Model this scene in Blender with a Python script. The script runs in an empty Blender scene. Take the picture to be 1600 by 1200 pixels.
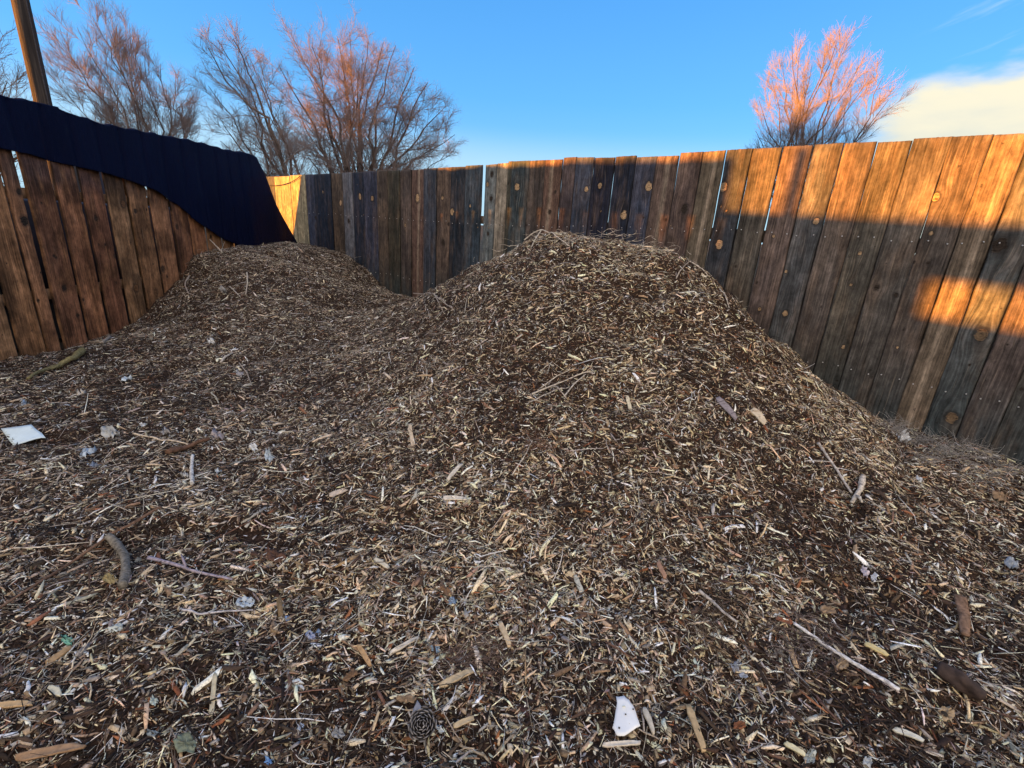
import bpy, math, random
import numpy as np
from mathutils import Vector, Matrix
random.seed(7)
RNG = np.random.default_rng(11)
R = math.radians
scene = bpy.context.scene

# ------------------------------------------------------------------ camera
EYE = 1.17
PITCH, ROLL, FPX = 18.5, 3.9, 734.0
cd = bpy.data.cameras.new('camera')
cam = bpy.data.objects.new('camera', cd)
scene.collection.objects.link(cam)
cd.sensor_width = 36.0
cd.lens = 36.0 * FPX / 1600.0
cd.clip_start = 0.02
cd.clip_end = 2000
_p, _r = R(PITCH), R(ROLL)
_f = np.array([0, math.cos(_p), -math.sin(_p)])
_u0 = np.array([0, math.sin(_p), math.cos(_p)])
_x0 = np.array([1.0, 0, 0])
_x = _x0 * math.cos(_r) + _u0 * math.sin(_r)
_u = -_x0 * math.sin(_r) + _u0 * math.cos(_r)
M = Matrix(((_x[0], _u[0], -_f[0], 0), (_x[1], _u[1], -_f[1], 0), (_x[2], _u[2], -_f[2], EYE), (0, 0, 0, 1)))
cam.matrix_world = M
scene.camera = cam
def ray(u, v):                       # survey ray used to measure where things stand
    return _f * FPX + _x * (u - 800) + _u * (600 - v)

# ------------------------------------------------------------------ light
scene.view_settings.view_transform = 'Standard'
scene.view_settings.look = 'None'
scene.view_settings.exposure = 2.55
scene.view_settings.gamma = 1.0
SUN_EL = 1.45
SK = 0.35                            # the light travels (+1, +SK) in plan
tx, ty = 1 / math.hypot(1, SK), SK / math.hypot(1, SK)
sl = bpy.data.lights.new('sun', 'SUN')
sl.energy = 5.0
sl.angle = R(0.8)
sl.color = (1.0, 0.345, 0.03)
sun = bpy.data.objects.new('sun', sl)
scene.collection.objects.link(sun)
sun.rotation_euler = Vector((tx, ty, -math.tan(R(SUN_EL)))).to_track_quat('-Z', 'Y').to_euler()
sun.location = (-10, -5, 5)

W = bpy.data.worlds.new('World'); scene.world = W; W.use_nodes = True
nt = W.node_tree; nt.nodes.clear()
def wn(t, **k):
    n = nt.nodes.new(t)
    for a, b in k.items(): setattr(n, a, b)
    return n
L = nt.links.new
out = wn('ShaderNodeOutputWorld'); bg = wn('ShaderNodeBackground')
sky = wn('ShaderNodeTexSky', sky_type='NISHITA', sun_disc=False)
sky.sun_elevation = R(SUN_EL + 5.0)
sky.sun_rotation = math.atan2(-tx, -ty)
sky.air_density = 1.0; sky.dust_density = 0.3; sky.ozone_density = 1.0
def wmath(op, a, b=None, c=None, clamp=False):
    n = wn('ShaderNodeMath', operation=op, use_clamp=clamp)
    for i, v in enumerate((a, b, c)):
        if v is None: continue
        if hasattr(v, 'links') or hasattr(v, 'is_linked'): L(v, n.inputs[i])
        else: n.inputs[i].default_value = v
    return n.outputs[0]
tc = wn('ShaderNodeTexCoord')
sep = wn('ShaderNodeSeparateXYZ'); L(tc.outputs['Generated'], sep.inputs[0])
X, Y, Z = sep.outputs
az = wmath('ARCTAN2', X, Y)          # 0 straight ahead, + to the right
el = wmath('ARCSINE', Z)
def smooth(v, a, b):
    n = wn('ShaderNodeMapRange', interpolation_type='SMOOTHSTEP')
    n.inputs['From Min'].default_value = a; n.inputs['From Max'].default_value = b
    L(v, n.inputs['Value']); return n.outputs[0]
cmb = wn('ShaderNodeCombineXYZ'); L(wmath('MULTIPLY', az, 1.0), cmb.inputs[0]); L(wmath('MULTIPLY', el, 3.2), cmb.inputs[1])
n1 = wn('ShaderNodeTexNoise'); n1.inputs['Scale'].default_value = 4.5; n1.inputs['Detail'].default_value = 7; n1.inputs['Roughness'].default_value = .52
L(cmb.outputs[0], n1.inputs['Vector'])
nf = n1.outputs['Fac']
# bank of cloud low on the right
elw = wmath('ADD', el, wmath('MULTIPLY', wmath('SUBTRACT', nf, .5), -.16))
bank = wmath('MULTIPLY', wmath('SUBTRACT', 1.0, smooth(elw, R(12.6), R(15.2))), smooth(wmath('ADD', az, wmath('MULTIPLY', wmath('SUBTRACT', nf, .5), .3)), R(28), R(35)))
# thin streaks above it and a pale veil along the horizon
n2 = wn('ShaderNodeTexNoise'); n2.inputs['Scale'].default_value = 7; n2.inputs['Detail'].default_value = 5
cmb2 = wn('ShaderNodeCombineXYZ'); L(wmath('MULTIPLY', az, 1.2), cmb2.inputs[0]); L(wmath('MULTIPLY', wmath('SUBTRACT', el, wmath('MULTIPLY', az, .35)), 9.0), cmb2.inputs[1])
L(cmb2.outputs[0], n2.inputs['Vector'])
streak = wmath('MULTIPLY', wmath('MULTIPLY', smooth(n2.outputs['Fac'], .56, .8), .35), wmath('MULTIPLY', smooth(az, R(33), R(38)), wmath('SUBTRACT', 1.0, smooth(el, R(19), R(24)))))
veil = wmath('MULTIPLY', wmath('SUBTRACT', 1.0, smooth(el, R(5.5), R(10.5))), .62)
# broad cream cloud added out of view behind the camera as fill light
n3 = wn('ShaderNodeTexNoise'); n3.inputs['Scale'].default_value = 1.6; n3.inputs['Detail'].default_value = 6
L(tc.outputs['Generated'], n3.inputs['Vector'])
west = wmath('MULTIPLY', smooth(wmath('ADD', wmath('MULTIPLY', Y, -1.0), wmath('MULTIPLY', wmath('SUBTRACT', n3.outputs['Fac'], .5), .9)), -.05, .35), .9)
def wmix(fac, a, b):
    n = wn('ShaderNodeMix', data_type='RGBA'); L(fac, n.inputs[0])
    for i, v in ((6, a), (7, b)):
        if isinstance(v, tuple): n.inputs[i].default_value = (*v, 1)
        else: L(v, n.inputs[i])
    return n.outputs[2]
hs = wn('ShaderNodeVectorMath', operation='MULTIPLY'); L(sky.outputs[0], hs.inputs[0]); hs.inputs[1].default_value = (.30, .66, 1.2)
gr_ = wn('ShaderNodeValToRGB'); ge = gr_.color_ramp.elements; L(wmath('DIVIDE', el, R(90), clamp=True), gr_.inputs[0])
while len(ge) < 5: ge.new(.5)
for i_, (p_, c_) in enumerate(((.0, (.95, 1.75, 2.8)), (.085, (.62, 1.55, 2.8)), (.14, (.38, 1.34, 2.75)), (.25, (.25, 1.08, 2.55)), (1.0, (.16, .62, 1.7)))):
    ge[i_].position = p_; ge[i_].color = (*(x_ / 3 for x_ in c_), 1)
g3 = wn('ShaderNodeVectorMath', operation='MULTIPLY'); L(gr_.outputs[0], g3.inputs[0]); g3.inputs[1].default_value = (3, 3, 3)
v7 = wn('ShaderNodeValue'); v7.outputs[0].default_value = .72
col = wmix(v7.outputs[0], hs.outputs[0], g3.outputs[0])
col = wmix(veil, col, (1.6, 2.25, 2.65))
col = wmix(streak, col, (2.0, 2.4, 2.6))
shade = smooth(wmath('ADD', el, wmath('MULTIPLY', wmath('SUBTRACT', nf, .5), .25)), R(6), R(13))
ccol = wmix(shade, (1.9, 2.0, 1.8), (2.75, 2.5, 1.8))
col = wmix(wmath('MULTIPLY', bank, .94), col, ccol)
v9 = wn('ShaderNodeVectorMath', operation='MULTIPLY'); L(col, v9.inputs[0]); v9.inputs[1].default_value = (.88, .88, .88)
col = wmix(west, v9.outputs[0], (4.9, 4.2, 3.6))
L(col, bg.inputs[0]); bg.inputs[1].default_value = 0.075
L(bg.outputs[0], out.inputs[0])

# ------------------------------------------------------------------ helpers
def tag(o, label=None, cat=None, group=None, kind=None):
    if label: o['label'] = label
    if cat: o['category'] = cat
    if group: o['group'] = group
    if kind: o['kind'] = kind
    return o
def link(o, parent=None):
    scene.collection.objects.link(o)
    if parent: o.parent = parent
    return o
def empty(name, loc=(0, 0, 0)):
    o = bpy.data.objects.new(name, None); o.location = loc; o.empty_display_size = .1
    return link(o)
def npmesh(name, V, F, mat=None, parent=None, attrs=None, smooth_=False, off=None):
    """V (n,3); F = list of (m,k) index arrays; attrs = {name:(type, array per point)}; off: subtract the parent's place"""
    me = bpy.data.meshes.new(name)
    V = np.asarray(V, dtype=np.float32)
    if off is not None: V = V - np.asarray(off, dtype=np.float32)
    if not isinstance(F, list): F = [F]
    F = [np.asarray(f, dtype=np.int32) for f in F if len(f)]
    me.vertices.add(len(V)); me.vertices.foreach_set('co', V.ravel())
    idx = np.concatenate([f.ravel() for f in F])
    cnt = np.concatenate([np.full(len(f), f.shape[1], dtype=np.int32) for f in F])
    st = np.concatenate([[0], np.cumsum(cnt)[:-1]]).astype(np.int32)
    me.loops.add(len(idx)); me.loops.foreach_set('vertex_index', idx)
    me.polygons.add(len(cnt)); me.polygons.foreach_set('loop_start', st)
    if smooth_: me.polygons.foreach_set('use_smooth', np.ones(len(cnt), dtype=bool))
    me.update(calc_edges=True)
    for k, (t, a) in (attrs or {}).items():
        at = me.attributes.new(k, t, 'POINT')
        a = np.asarray(a, dtype=np.float32)
        at.data.foreach_set({'FLOAT_COLOR': 'color', 'FLOAT_VECTOR': 'vector', 'FLOAT': 'value'}[t], a.ravel())
    me.validate()
    if mat: me.materials.append(mat)
    return link(bpy.data.objects.new(name, me), parent)
class MB:
    """collects simple pieces into one mesh"""
    def __init__(s): s.V = []; s.F = {}; s.n = 0; s.C = []
    def add(s, V, F, c=(1, 1, 1)):
        V = np.asarray(V, float)
        for f in F: s.F.setdefault(len(f), []).append([i + s.n for i in f])
        s.V.append(V); s.n += len(V); s.C.append(np.tile([*c, 1.0], (len(V), 1)))
    def box(s, c, h, rot=None, col=(1, 1, 1)):
        P = np.array([[a, b, d] for d in (-1, 1) for b in (-1, 1) for a in (-1, 1)], float) * np.array(h)
        if rot is not None: P = P @ np.array(rot).T
        s.add(P + np.array(c), [(0, 2, 3, 1), (4, 5, 7, 6), (0, 1, 5, 4), (2, 6, 7, 3), (0, 4, 6, 2), (1, 3, 7, 5)], col)
    def tube(s, pts, rad, k=6, col=(1, 1, 1), cap=True, flat=1.0, rough=0.0):
        pts = np.asarray(pts, float); n = len(pts); rad = np.broadcast_to(rad, (n,))
        T = np.gradient(pts, axis=0); T /= np.linalg.norm(T, axis=1)[:, None] + 1e-9
        a = np.array([0, 0, 1.0]) if abs(T[0][2]) < .8 else np.array([1.0, 0, 0])
        V = []; ln_ = np.concatenate([[0], np.cumsum(np.linalg.norm(np.diff(pts, axis=0), axis=1))]); sd = int(abs(pts[0][0]) * 997)
        for i in range(n):
            b = np.cross(T[i], a); b /= np.linalg.norm(b) + 1e-9; c = np.cross(b, T[i])
            for j in range(k):
                t = 2 * math.pi * j / k
                g_ = 1 + rough * float(fbm(np.array([[math.cos(t) * .8 + 5, ln_[i] / (max(rad) + 1e-9) * .45 + math.sin(t) * .8]]), 1.0, 3, sd)[0]) if rough else 1.0
                V.append(pts[i] + g_ * rad[i] * (b * math.cos(t) + c * math.sin(t) * flat))
        F = [(i * k + j, i * k + (j + 1) % k, (i + 1) * k + (j + 1) % k, (i + 1) * k + j) for i in range(n - 1) for j in range(k)]
        if cap: F += [tuple(range(k))[::-1], tuple((n - 1) * k + j for j in range(k))]
        s.add(V, F, col)
    def build(s, name, mat, parent=None, smooth_=False, off=None):
        F = [np.array(v) for v in s.F.values()]
        return npmesh(name, np.concatenate(s.V), F, mat, parent, {'Col': ('FLOAT_COLOR', np.concatenate(s.C))}, smooth_, off)

def hashn(p, seed=0):
    p = p.astype(np.int64)
    h = (p[..., 0] * 374761393 + p[..., 1] * 668265263 + seed * 982451653) & 0xffffffff
    h = ((h ^ (h >> 13)) * 1274126177) & 0xffffffff
    return ((h ^ (h >> 16)) & 0xffff) / 65535.0
def vnoise(P, s, seed=0):
    q = np.asarray(P)[..., :2] * s; i = np.floor(q); f = q - i; f = f * f * (3 - 2 * f)
    g = lambda a, b: hashn(i + np.array([a, b]), seed)
    return (g(0, 0) * (1 - f[..., 0]) + g(1, 0) * f[..., 0]) * (1 - f[..., 1]) + (g(0, 1) * (1 - f[..., 0]) + g(1, 1) * f[..., 0]) * f[..., 1]
def fbm(P, s, o=4, seed=0):
    t = 0; a = .5
    for k in range(o): t = t + a * (vnoise(P, s * 2 ** k, seed + k) - .5) * 2; a *= .5
    return t

# ------------------------------------------------------------------ materials
class Mat:
    def __init__(s, name, rough=.8, spec=.3):
        s.m = bpy.data.materials.new(name); s.m.use_nodes = True; s.t = s.m.node_tree
        s.b = s.t.nodes['Principled BSDF']; s.b.inputs['Roughness'].default_value = rough
        s.b.inputs['Specular IOR Level'].default_value = spec
    def n(s, t, **k):
        x = s.t.nodes.new(t)
        for a, b in k.items(): setattr(x, a, b)
        return x
    def l(s, a, b): s.t.links.new(a, b)
    def math(s, op, a, b=None, clamp=False):
        x = s.n('ShaderNodeMath', operation=op, use_clamp=clamp)
        for i, v in enumerate((a, b)):
            if v is None: continue
            if isinstance(v, (int, float)): x.inputs[i].default_value = v
            else: s.l(v, x.inputs[i])
        return x.outputs[0]
    def noise(s, vec, scale, detail=4, rough=.55, dist=0):
        x = s.n('ShaderNodeTexNoise'); x.inputs['Scale'].default_value = scale
        x.inputs['Detail'].default_value = detail; x.inputs['Roughness'].default_value = rough
        x.inputs['Distortion'].default_value = dist
        if vec is not None: s.l(vec, x.inputs['Vector'])
        return x.outputs['Fac']
    def ramp(s, f, stops):
        x = s.n('ShaderNodeValToRGB'); e = x.color_ramp.elements
        while len(e) < len(stops): e.new(.5)
        for i, (p, c) in enumerate(stops):
            e[i].position = p; e[i].color = (*c, 1) if isinstance(c, tuple) else (c, c, c, 1)
        s.l(f, x.inputs[0]); return x.outputs[0]
    def mix(s, f, a, b, mode='MIX'):
        x = s.n('ShaderNodeMix', data_type='RGBA', blend_type=mode)
        for i, v in ((0, f), (6, a), (7, b)):
            if isinstance(v, tuple): x.inputs[i].default_value = (*v, 1)
            elif isinstance(v, (int, float)): x.inputs[i].default_value = v
            else: s.l(v, x.inputs[i])
        return x.outputs[2]
    def attr(s, name, vec=False):
        x = s.n('ShaderNodeAttribute', attribute_name=name); return x.outputs['Vector' if vec else 'Color']
    def scale(s, vec, sc):
        x = s.n('ShaderNodeVectorMath', operation='MULTIPLY'); s.l(vec, x.inputs[0]); x.inputs[1].default_value = sc
        return x.outputs[0]
    def obj(s): return s.n('ShaderNodeTexCoord').outputs['Object']
    def bump(s, h, d=.002, st=.6):
        x = s.n('ShaderNodeBump'); x.inputs['Distance'].default_value = d; x.inputs['Strength'].default_value = st
        s.l(h, x.inputs['Height']); s.l(x.outputs[0], s.b.inputs['Normal'])
    def col(s, c):
        if isinstance(c, tuple): s.b.inputs['Base Color'].default_value = (*c, 1)
        else: s.l(c, s.b.inputs['Base Color'])

# weathered board: 'gc' = grain coordinate (bent round the knots), 'kd' = distance to nearest knot in knot radii, 'tone' = board colour
def wood_board(name, knot_col, ring_col, rough=.82):
    m = Mat(name, rough, .15)
    gc = m.attr('gc', True); tone = m.attr('tone'); kd = m.attr('kd', True)
    sk = m.n('ShaderNodeSeparateXYZ'); m.l(kd, sk.inputs[0]); d, kl = sk.outputs[0], sk.outputs[1]
    fine = m.noise(m.scale(gc, (150, 3.2, 1)), 1, 5, .65)
    mid = m.noise(m.scale(gc, (34, 1.1, 1)), 1, 4, .6)
    big = m.noise(m.scale(gc, (5, 1.3, 1)), 1.6, 5, .62)
    sg = m.n('ShaderNodeSeparateXYZ'); m.l(gc, sg.inputs[0])
    band = m.math('SINE', m.math('ADD', m.math('MULTIPLY', sg.outputs[0], 330.0), m.math('MULTIPLY', big, 26.0)))
    v = m.math('ADD', m.math('MULTIPLY', fine, .78), m.math('MULTIPLY', mid, .88))
    v = m.math('ADD', v, m.math('MULTIPLY', band, .055))
    blot = m.noise(m.scale(gc, (9, 5, 1)), 2.2, 6, .72)
    v = m.math('ADD', v, m.math('MULTIPLY', m.math('SUBTRACT', blot, .5), 1.1))
    val = m.ramp(m.math('MULTIPLY', v, .55), [(.24, .18), (.41, .66), (.52, 1.12), (.68, 2.2)])
    c = m.mix(1.0, tone, val, 'MULTIPLY')
    # brown wood showing where the grey weathering has worn off, and pale worn streaks
    worn = m.ramp(big, [(.50, 0.0), (.68, .75)])
    c = m.mix(worn, c, m.mix(1.0, m.mix(.5, tone, ring_col), val, 'MULTIPLY'))
    pale = m.math('MULTIPLY', m.ramp(m.noise(m.scale(gc, (70, 2.0, 1)), 1.3, 3, .6), [(.62, 0.0), (.74, .55)]), 1.0)
    c = m.mix(pale, c, m.mix(.55, tone, (.42, .33, .24)))
    spots = m.ramp(m.noise(m.scale(gc, (30, 14, 1)), 1.0, 3, .6), [(.66, 0.0), (.74, .8)])
    c = m.mix(spots, c, (.012, .012, .013))
    # knots: pale or dark heart, rings, dark rim
    rings = m.math('ADD', m.math('ADD', m.math('MULTIPLY', m.math('SINE', m.math('MULTIPLY', d, 15.0)), .15), .35), m.noise(m.scale(gc, (70, 55, 1)), 2.2, 5, .7))
    core = m.mix(1.0, m.mix(kl, (.035, .026, .02), knot_col), m.mix(1.0, (1, 1, 1), rings, 'MULTIPLY'), 'MULTIPLY')
    crk = m.ramp(m.noise(m.scale(gc, (120, 90, 1)), 1.0, 4, .7), [(.36, .15), (.47, 1.0)])
    core = m.mix(1.0, m.mix(1.0, core, crk, 'MULTIPLY'), m.ramp(v, [(.5, .55), (1.2, 1.25)]), 'MULTIPLY')
    kn = m.math('ADD', d, m.math('MULTIPLY', m.math('SUBTRACT', m.noise(m.scale(gc, (60, 45, 1)), 1, 4), .5), 1.1))
    rim = m.ramp(m.math('MULTIPLY', kn, .5), [(.40, 0.0), (.50, 1.0), (.54, .8), (.78, 0.0)])
    c = m.mix(m.math('MULTIPLY', rim, .62), c, (.015, .013, .012))
    inside = m.ramp(m.math('MULTIPLY', kn, .5), [(.42, 1.0), (.48, 0.0)])
    c = m.mix(inside, c, core)
    m.col(c)
    m.bump(m.math('ADD', m.math('MULTIPLY', fine, .7), m.math('MULTIPLY', mid, .6)), .004, .7)
    return m.m
M_BACK = wood_board('weathered_board', (.40, .27, .155), (.15, .10, .068))
M_LEFT = wood_board('brown_board', (.20, .10, .045), (.34, .17, .075))
def vcol(name, rough=.8, spec=.2, nscale=60, amt=.35, bump=.001):
    m = Mat(name, rough, spec)
    n = m.noise(m.obj(), nscale, 5, .6)
    m.col(m.mix(1.0, m.attr('Col'), m.ramp(n, [(.25, 1 - amt), (.75, 1 + amt)]), 'MULTIPLY'))
    m.bump(n, bump, .6)
    return m.m
M_V = vcol('mottled_surface')
M_STICK = vcol('twig_bark', .9, .1, 75, .7, .006)
M_PLAST = vcol('dull_plastic', .42, .4, 14, .12, .001)
M_RAIL = vcol('rail_wood', .85, .1, 25, .4, .002)
def chip_mat():
    m = Mat('wood_chip', .78, .22)
    n = m.noise(m.obj(), 170, 3, .6)
    m.col(m.mix(1.0, m.attr('Col'), m.ramp(n, [(.3, .6), (.7, 1.35)]), 'MULTIPLY'))
    return m.m
M_CHIP = chip_mat()
def soil_mat():
    m = Mat('mulch_fines', .95, .1)
    o = m.obj()
    a = m.noise(o, 9, 6, .7); b = m.noise(o, 90, 4, .7)
    c = m.ramp(b, [(.3, (.008, .005, .004)), (.5, (.030, .018, .012)), (.7, (.09, .055, .035))])
    c = m.mix(m.ramp(a, [(.4, 0.0), (.7, .5)]), c, (.045, .026, .018))
    m.col(c); m.bump(b, .006, .9)
    return m.m
M_SOIL = soil_mat()
def ground_mat():
    m = Mat('dry_field', .95, .1)
    o = m.obj()
    m.col(m.ramp(m.noise(o, .8, 8, .65), [(.3, (.04, .032, .022)), (.6, (.09, .074, .048)), (.8, (.14, .115, .07))]))
    return m.m
M_GROUND = ground_mat()
def bark(name, c1, c2, sc=3):
    m = Mat(name, .9, .1)
    n = m.noise(m.scale(m.obj(), (1, 1, .25)), sc, 4, .6)
    m.col(m.ramp(n, [(.3, c1), (.7, c2)])); return m.m
M_TRUNK = bark('grey_bark', (.05, .042, .042), (.13, .10, .09))
M_TWIG = bark('reddish_twig', (.16, .135, .135), (.29, .235, .225))
def pole_mat():
    m = Mat('pole_wood', .85, .15)
    o = m.obj()
    g = m.noise(m.scale(o, (22, 22, .9)), 1.4, 6, .7)
    m.col(m.ramp(g, [(.3, (.012, .011, .012)), (.5, (.030, .026, .027)), (.72, (.09, .074, .064))]))
    m.bump(g, .02, .8); return m.m
M_POLE = pole_mat()
def cloth_mat():
    m = Mat('shade_cloth', .8, .10)
    o = m.obj()
    m.col(m.mix(m.noise(o, 3, 5), (.0006, .0024, .016), (.0014, .0042, .027)))
    m.bump(m.math('ADD', m.noise(m.scale(o, (1, 1, .35)), 14, 5, .6), m.math('MULTIPLY', m.noise(o, 260, 2), .25)), .02, .9)
    tr = m.n('ShaderNodeBsdfTransparent'); mx = m.n('ShaderNodeMixShader')
    mx.inputs[0].default_value = .055
    m.l(m.b.outputs[0], mx.inputs[1]); m.l(tr.outputs[0], mx.inputs[2])
    m.l(mx.outputs[0], m.t.nodes['Material Output'].inputs['Surface'])
    return m.m
M_CLOTH = cloth_mat()
def plain(name, c, rough=.6, spec=.3, metal=0, nz=None):
    m = Mat(name, rough, spec); m.b.inputs['Metallic'].default_value = metal
    n = m.noise(m.obj(), nz or 8, 5, .6)
    m.col(m.ramp(n, [(.3, tuple(x * .75 for x in c)), (.7, tuple(min(1, x * 1.15) for x in c))])); return m.m
M_NAIL = plain('nail_steel', (.5, .5, .5), .4, .6, .6)
M_BLOCK_DARK = plain('blocker_dark', (.018, .020, .028), .8)
M_BLOCK_BOARD = plain('blocker_board', (.22, .16, .12), .85)
M_BLOCK_ROOF = plain('blocker_roofing', (.2, .2, .21), .6)

# ------------------------------------------------------------------ fences
POLY = np.array([(-9, 13.1), (-4.6, 9.35), (-3.87, 8.75), (-2.0, 7.13), (-.31, 5.65), (.98, 4.56), (1.65, 3.83), (2.26, 3.28), (2.65, 2.88), (4.5, 1.0), (7, -1.6)])
def on_back(u, v):
    d = ray(u, v)
    for a, b in zip(POLY[:-1], POLY[1:]):
        e = b - a
        t, s = np.linalg.solve(np.array([[d[0], -e[0]], [d[1], -e[1]]]), a)
        if t > 0 and -.001 <= s <= 1.001:
            return d * t + np.array([0, 0, EYE])
def interp(x, P): return float(np.interp(x, [p[0] for p in P], [p[1] for p in P]))
LX = -4.15
def on_left(u, v):
    d = ray(u, v); return d * (LX / d[0]) + np.array([0, 0, EYE])

def make_board(name, fence, P0, P1, nrm, zb, zt, tone, knots, mat, thick=.014, seed=0, cap=0.0, tone_fn=None, taper=0.0):
    """a picket between plan points P0, P1; nrm points to the yard side; knots: (s, z, r, pale)"""
    rs = np.random.default_rng(seed)
    P0 = np.array(P0, float); P1 = np.array(P1, float); w = np.linalg.norm(P1 - P0); t = (P1 - P0) / w
    nu = max(8, int(w / .011)); nv = int((zt - zb) / .014)
    su = np.concatenate([[0, .0025 / w, .007 / w], np.linspace(.013 / w, 1 - .013 / w, nu - 1), [1 - .007 / w, 1 - .0025 / w, 1]]) if w > .05 else np.linspace(0, 1, nu + 1)
    nu = len(su) - 1; sv = np.linspace(0, 1, nv + 1)
    S, T = np.meshgrid(su, sv, indexing='ij')
    z = zb + (zt + cap * (S - .5) - zb) * T
    z = np.where(T > .999, z + rs.normal(0, .0007, S.shape), z)
    # slightly wavy sawn edges
    ph = rs.uniform(0, 6, 4)
    e0 = .0022 * np.sin(z * 5 + ph[0]) + .0012 * np.sin(z * 23 + ph[1]); e1 = .0022 * np.sin(z * 4 + ph[2]) + .0012 * np.sin(z * 19 + ph[3])
    wz = w + taper * (1 - np.clip(z / 1.83, 0, 1)); s = S * wz - (wz - w) * .5; s = s + e0 * (1 - S) + e1 * S
    cup = rs.uniform(-.004, .006) * (4 * (S - .5) ** 2) + rs.normal(0, .003) * (S - .5) * 2
    P = np.stack([s, z], -1) + seed * 3.7
    dep = cup + .0012 * fbm(np.stack([P[..., 0] * 14, P[..., 1] * 2.2], -1), 6, 3, seed)
    edge = np.minimum(S, 1 - S) * w
    dep = np.where(T > .985, dep - .003, dep) - .0045 * np.exp(-(edge / .0035) ** 2)
    gx = s.copy(); gz = z.copy(); kd = np.full(s.shape, 3.0); kp = np.zeros(s.shape)
    for (ks, kz, kr, pale) in knots:
        dx = s - ks; dz = z - kz
        rr = np.sqrt((dx / kr) ** 2 + (dz / (kr * 1.25)) ** 2)
        # the grain flows round the knot
        gx = gx - dx * .82 * np.exp(-(dx / (kr * 2.4)) ** 2 - (dz / (kr * 4.0)) ** 2)
        kp = np.where(rr < kd, pale, kp); kd = np.minimum(kd, rr)
        dep = dep + .003 * np.exp(-rr ** 2) * (1 if pale > .5 else -1.5)
    front = np.array([P0[0], P0[1], 0]) + s[..., None] * np.array([t[0], t[1], 0]) + dep[..., None] * np.array([nrm[0], nrm[1], 0])
    front[..., 2] = z
    back = np.array([P0[0], P0[1], 0]) + s[..., None] * np.array([t[0], t[1], 0]) - thick * np.array([nrm[0], nrm[1], 0])
    back[..., 2] = z
    n0 = (nu + 1) * (nv + 1); I = np.arange(n0).reshape(nu + 1, nv + 1)
    A = I[:-1, :-1].ravel(); B = I[1:, :-1].ravel(); C = I[1:, 1:].ravel(); D = I[:-1, 1:].ravel()
    Ff = np.stack([A, B, C, D], 1)
    cor = [I[0, 0], I[nu, 0], I[nu, nv], I[0, nv]]
    V = [front.reshape(-1, 3)]
    # border strip: every border vertex gets a back twin
    bo = np.concatenate([I[:, 0], I[nu, 1:], I[nu - 1::-1, nv], I[0, nv - 1:0:-1]])
    m = len(bo); V.append(back.reshape(-1, 3)[bo]); J = np.arange(m) + n0
    Fs = np.stack([bo, J, np.roll(J, -1), np.roll(bo, -1)], 1)
    # back face from four corners
    Fb = np.array([[J[0], J[nu + nv + nu], J[nu + nv], J[nu]]])
    V = np.concatenate(V)
    sel = np.concatenate([np.arange(n0), bo])
    base = np.tile(np.array([*tone, 1.0]), (n0, 1))
    if tone_fn is not None: base[:, :3] = tone_fn(s.ravel(), z.ravel(), base[:, :3])
    ek = np.exp(-(edge.ravel() / .004) ** 2)[:, None] * .72          # edges painted dark as shade in the joints; weathered end grain
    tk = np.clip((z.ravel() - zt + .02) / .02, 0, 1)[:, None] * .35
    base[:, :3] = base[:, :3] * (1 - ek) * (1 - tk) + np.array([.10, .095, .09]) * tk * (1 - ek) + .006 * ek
    gc = np.stack([gx.ravel() + seed * 1.37, gz.ravel() + seed * .73, np.zeros(n0)], 1)
    kk = np.stack([kd.ravel(), kp.ravel(), np.zeros(n0)], 1)
    return npmesh(name, V, [Ff, Fs, Fb], mat, fence,
                  {'gc': ('FLOAT_VECTOR', gc[sel]), 'kd': ('FLOAT_VECTOR', kk[sel]), 'tone': ('FLOAT_COLOR', base[sel])}, False)

G = (.038, .050, .068); G2 = (.016, .022, .038); GL = (.115, .128, .142)
B = (.064, .053, .046); B2 = (.042, .036, .033); LT = (.27, .225, .165); BM = (.10, .072, .050)
# board edges in order along the fence: (left px, right px, tone)
BL = [(352, 371, B2), (371, 391, G), (391, 410.5, G), (411, 428, G), (428.4, 452.3, LT), (452.8, 476, LT), (476.4, 489, G), (489.5, 516.4, G2), (516.9, 533.3, B),
      (534.2, 550, GL), (550.6, 568.6, G2), (569, 587.7, G), (588.2, 605, B), (605.5, 624, B2), (624.5, 642, B), (642.6, 661.7, BM), (662.2, 682.5, G),
      (683, 704, B), (704.6, 727.4, G2), (728, 751.5, G), (757.6, 776.5, GL), (777, 793.5, LT), (794, 799.6, B), (800.2, 827, G), (827.4, 852.4, B), (852.8, 878.8, BM),
      (880.6, 900.2, B), (901.6, 928.2, G), (928.8, 960.6, G2), (961.2, 993.6, G2), (994.2, 1026.2, G), (1026.8, 1060.8, BM), (1062.4, 1096.6, B), (1099.4, 1133.4, BM),
      (1135, 1173.4, G2), (1177.6, 1221.4, B2), (1224.6, 1270.2, B), (1271.4, 1317.6, G), (1319.4, 1370.0, B2), (1372.0, 1425.8, B2), (1427.2, 1488.4, B), (1489.4, 1552.2, B2),
      (1553.4, 1613, BM), (1614.6, 1685, G), (1687, 1762, B), (1764, 1850, B2), (1852, 1950, G), (1952, 2065, B), (2067, 2200, B2)]
YT = [(340, 281), (411, 277), (428, 276), (452, 275), (476, 273), (517, 270), (605, 266), (642, 264), (682, 262), (727, 259.5), (753, 258), (776, 256), (778, 254.5), (827, 251), (852, 248.6),
      (901, 247), (961, 246), (994, 244.5), (1027, 243), (1062, 241), (1099, 238), (1134, 236), (1175, 232.5), (1223, 230), (1271, 228.5), (1319, 224), (1371, 221),
      (1427, 217.5), (1489, 213.5), (1553, 209), (1613, 204.5), (1700, 198), (2200, 158)]
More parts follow.
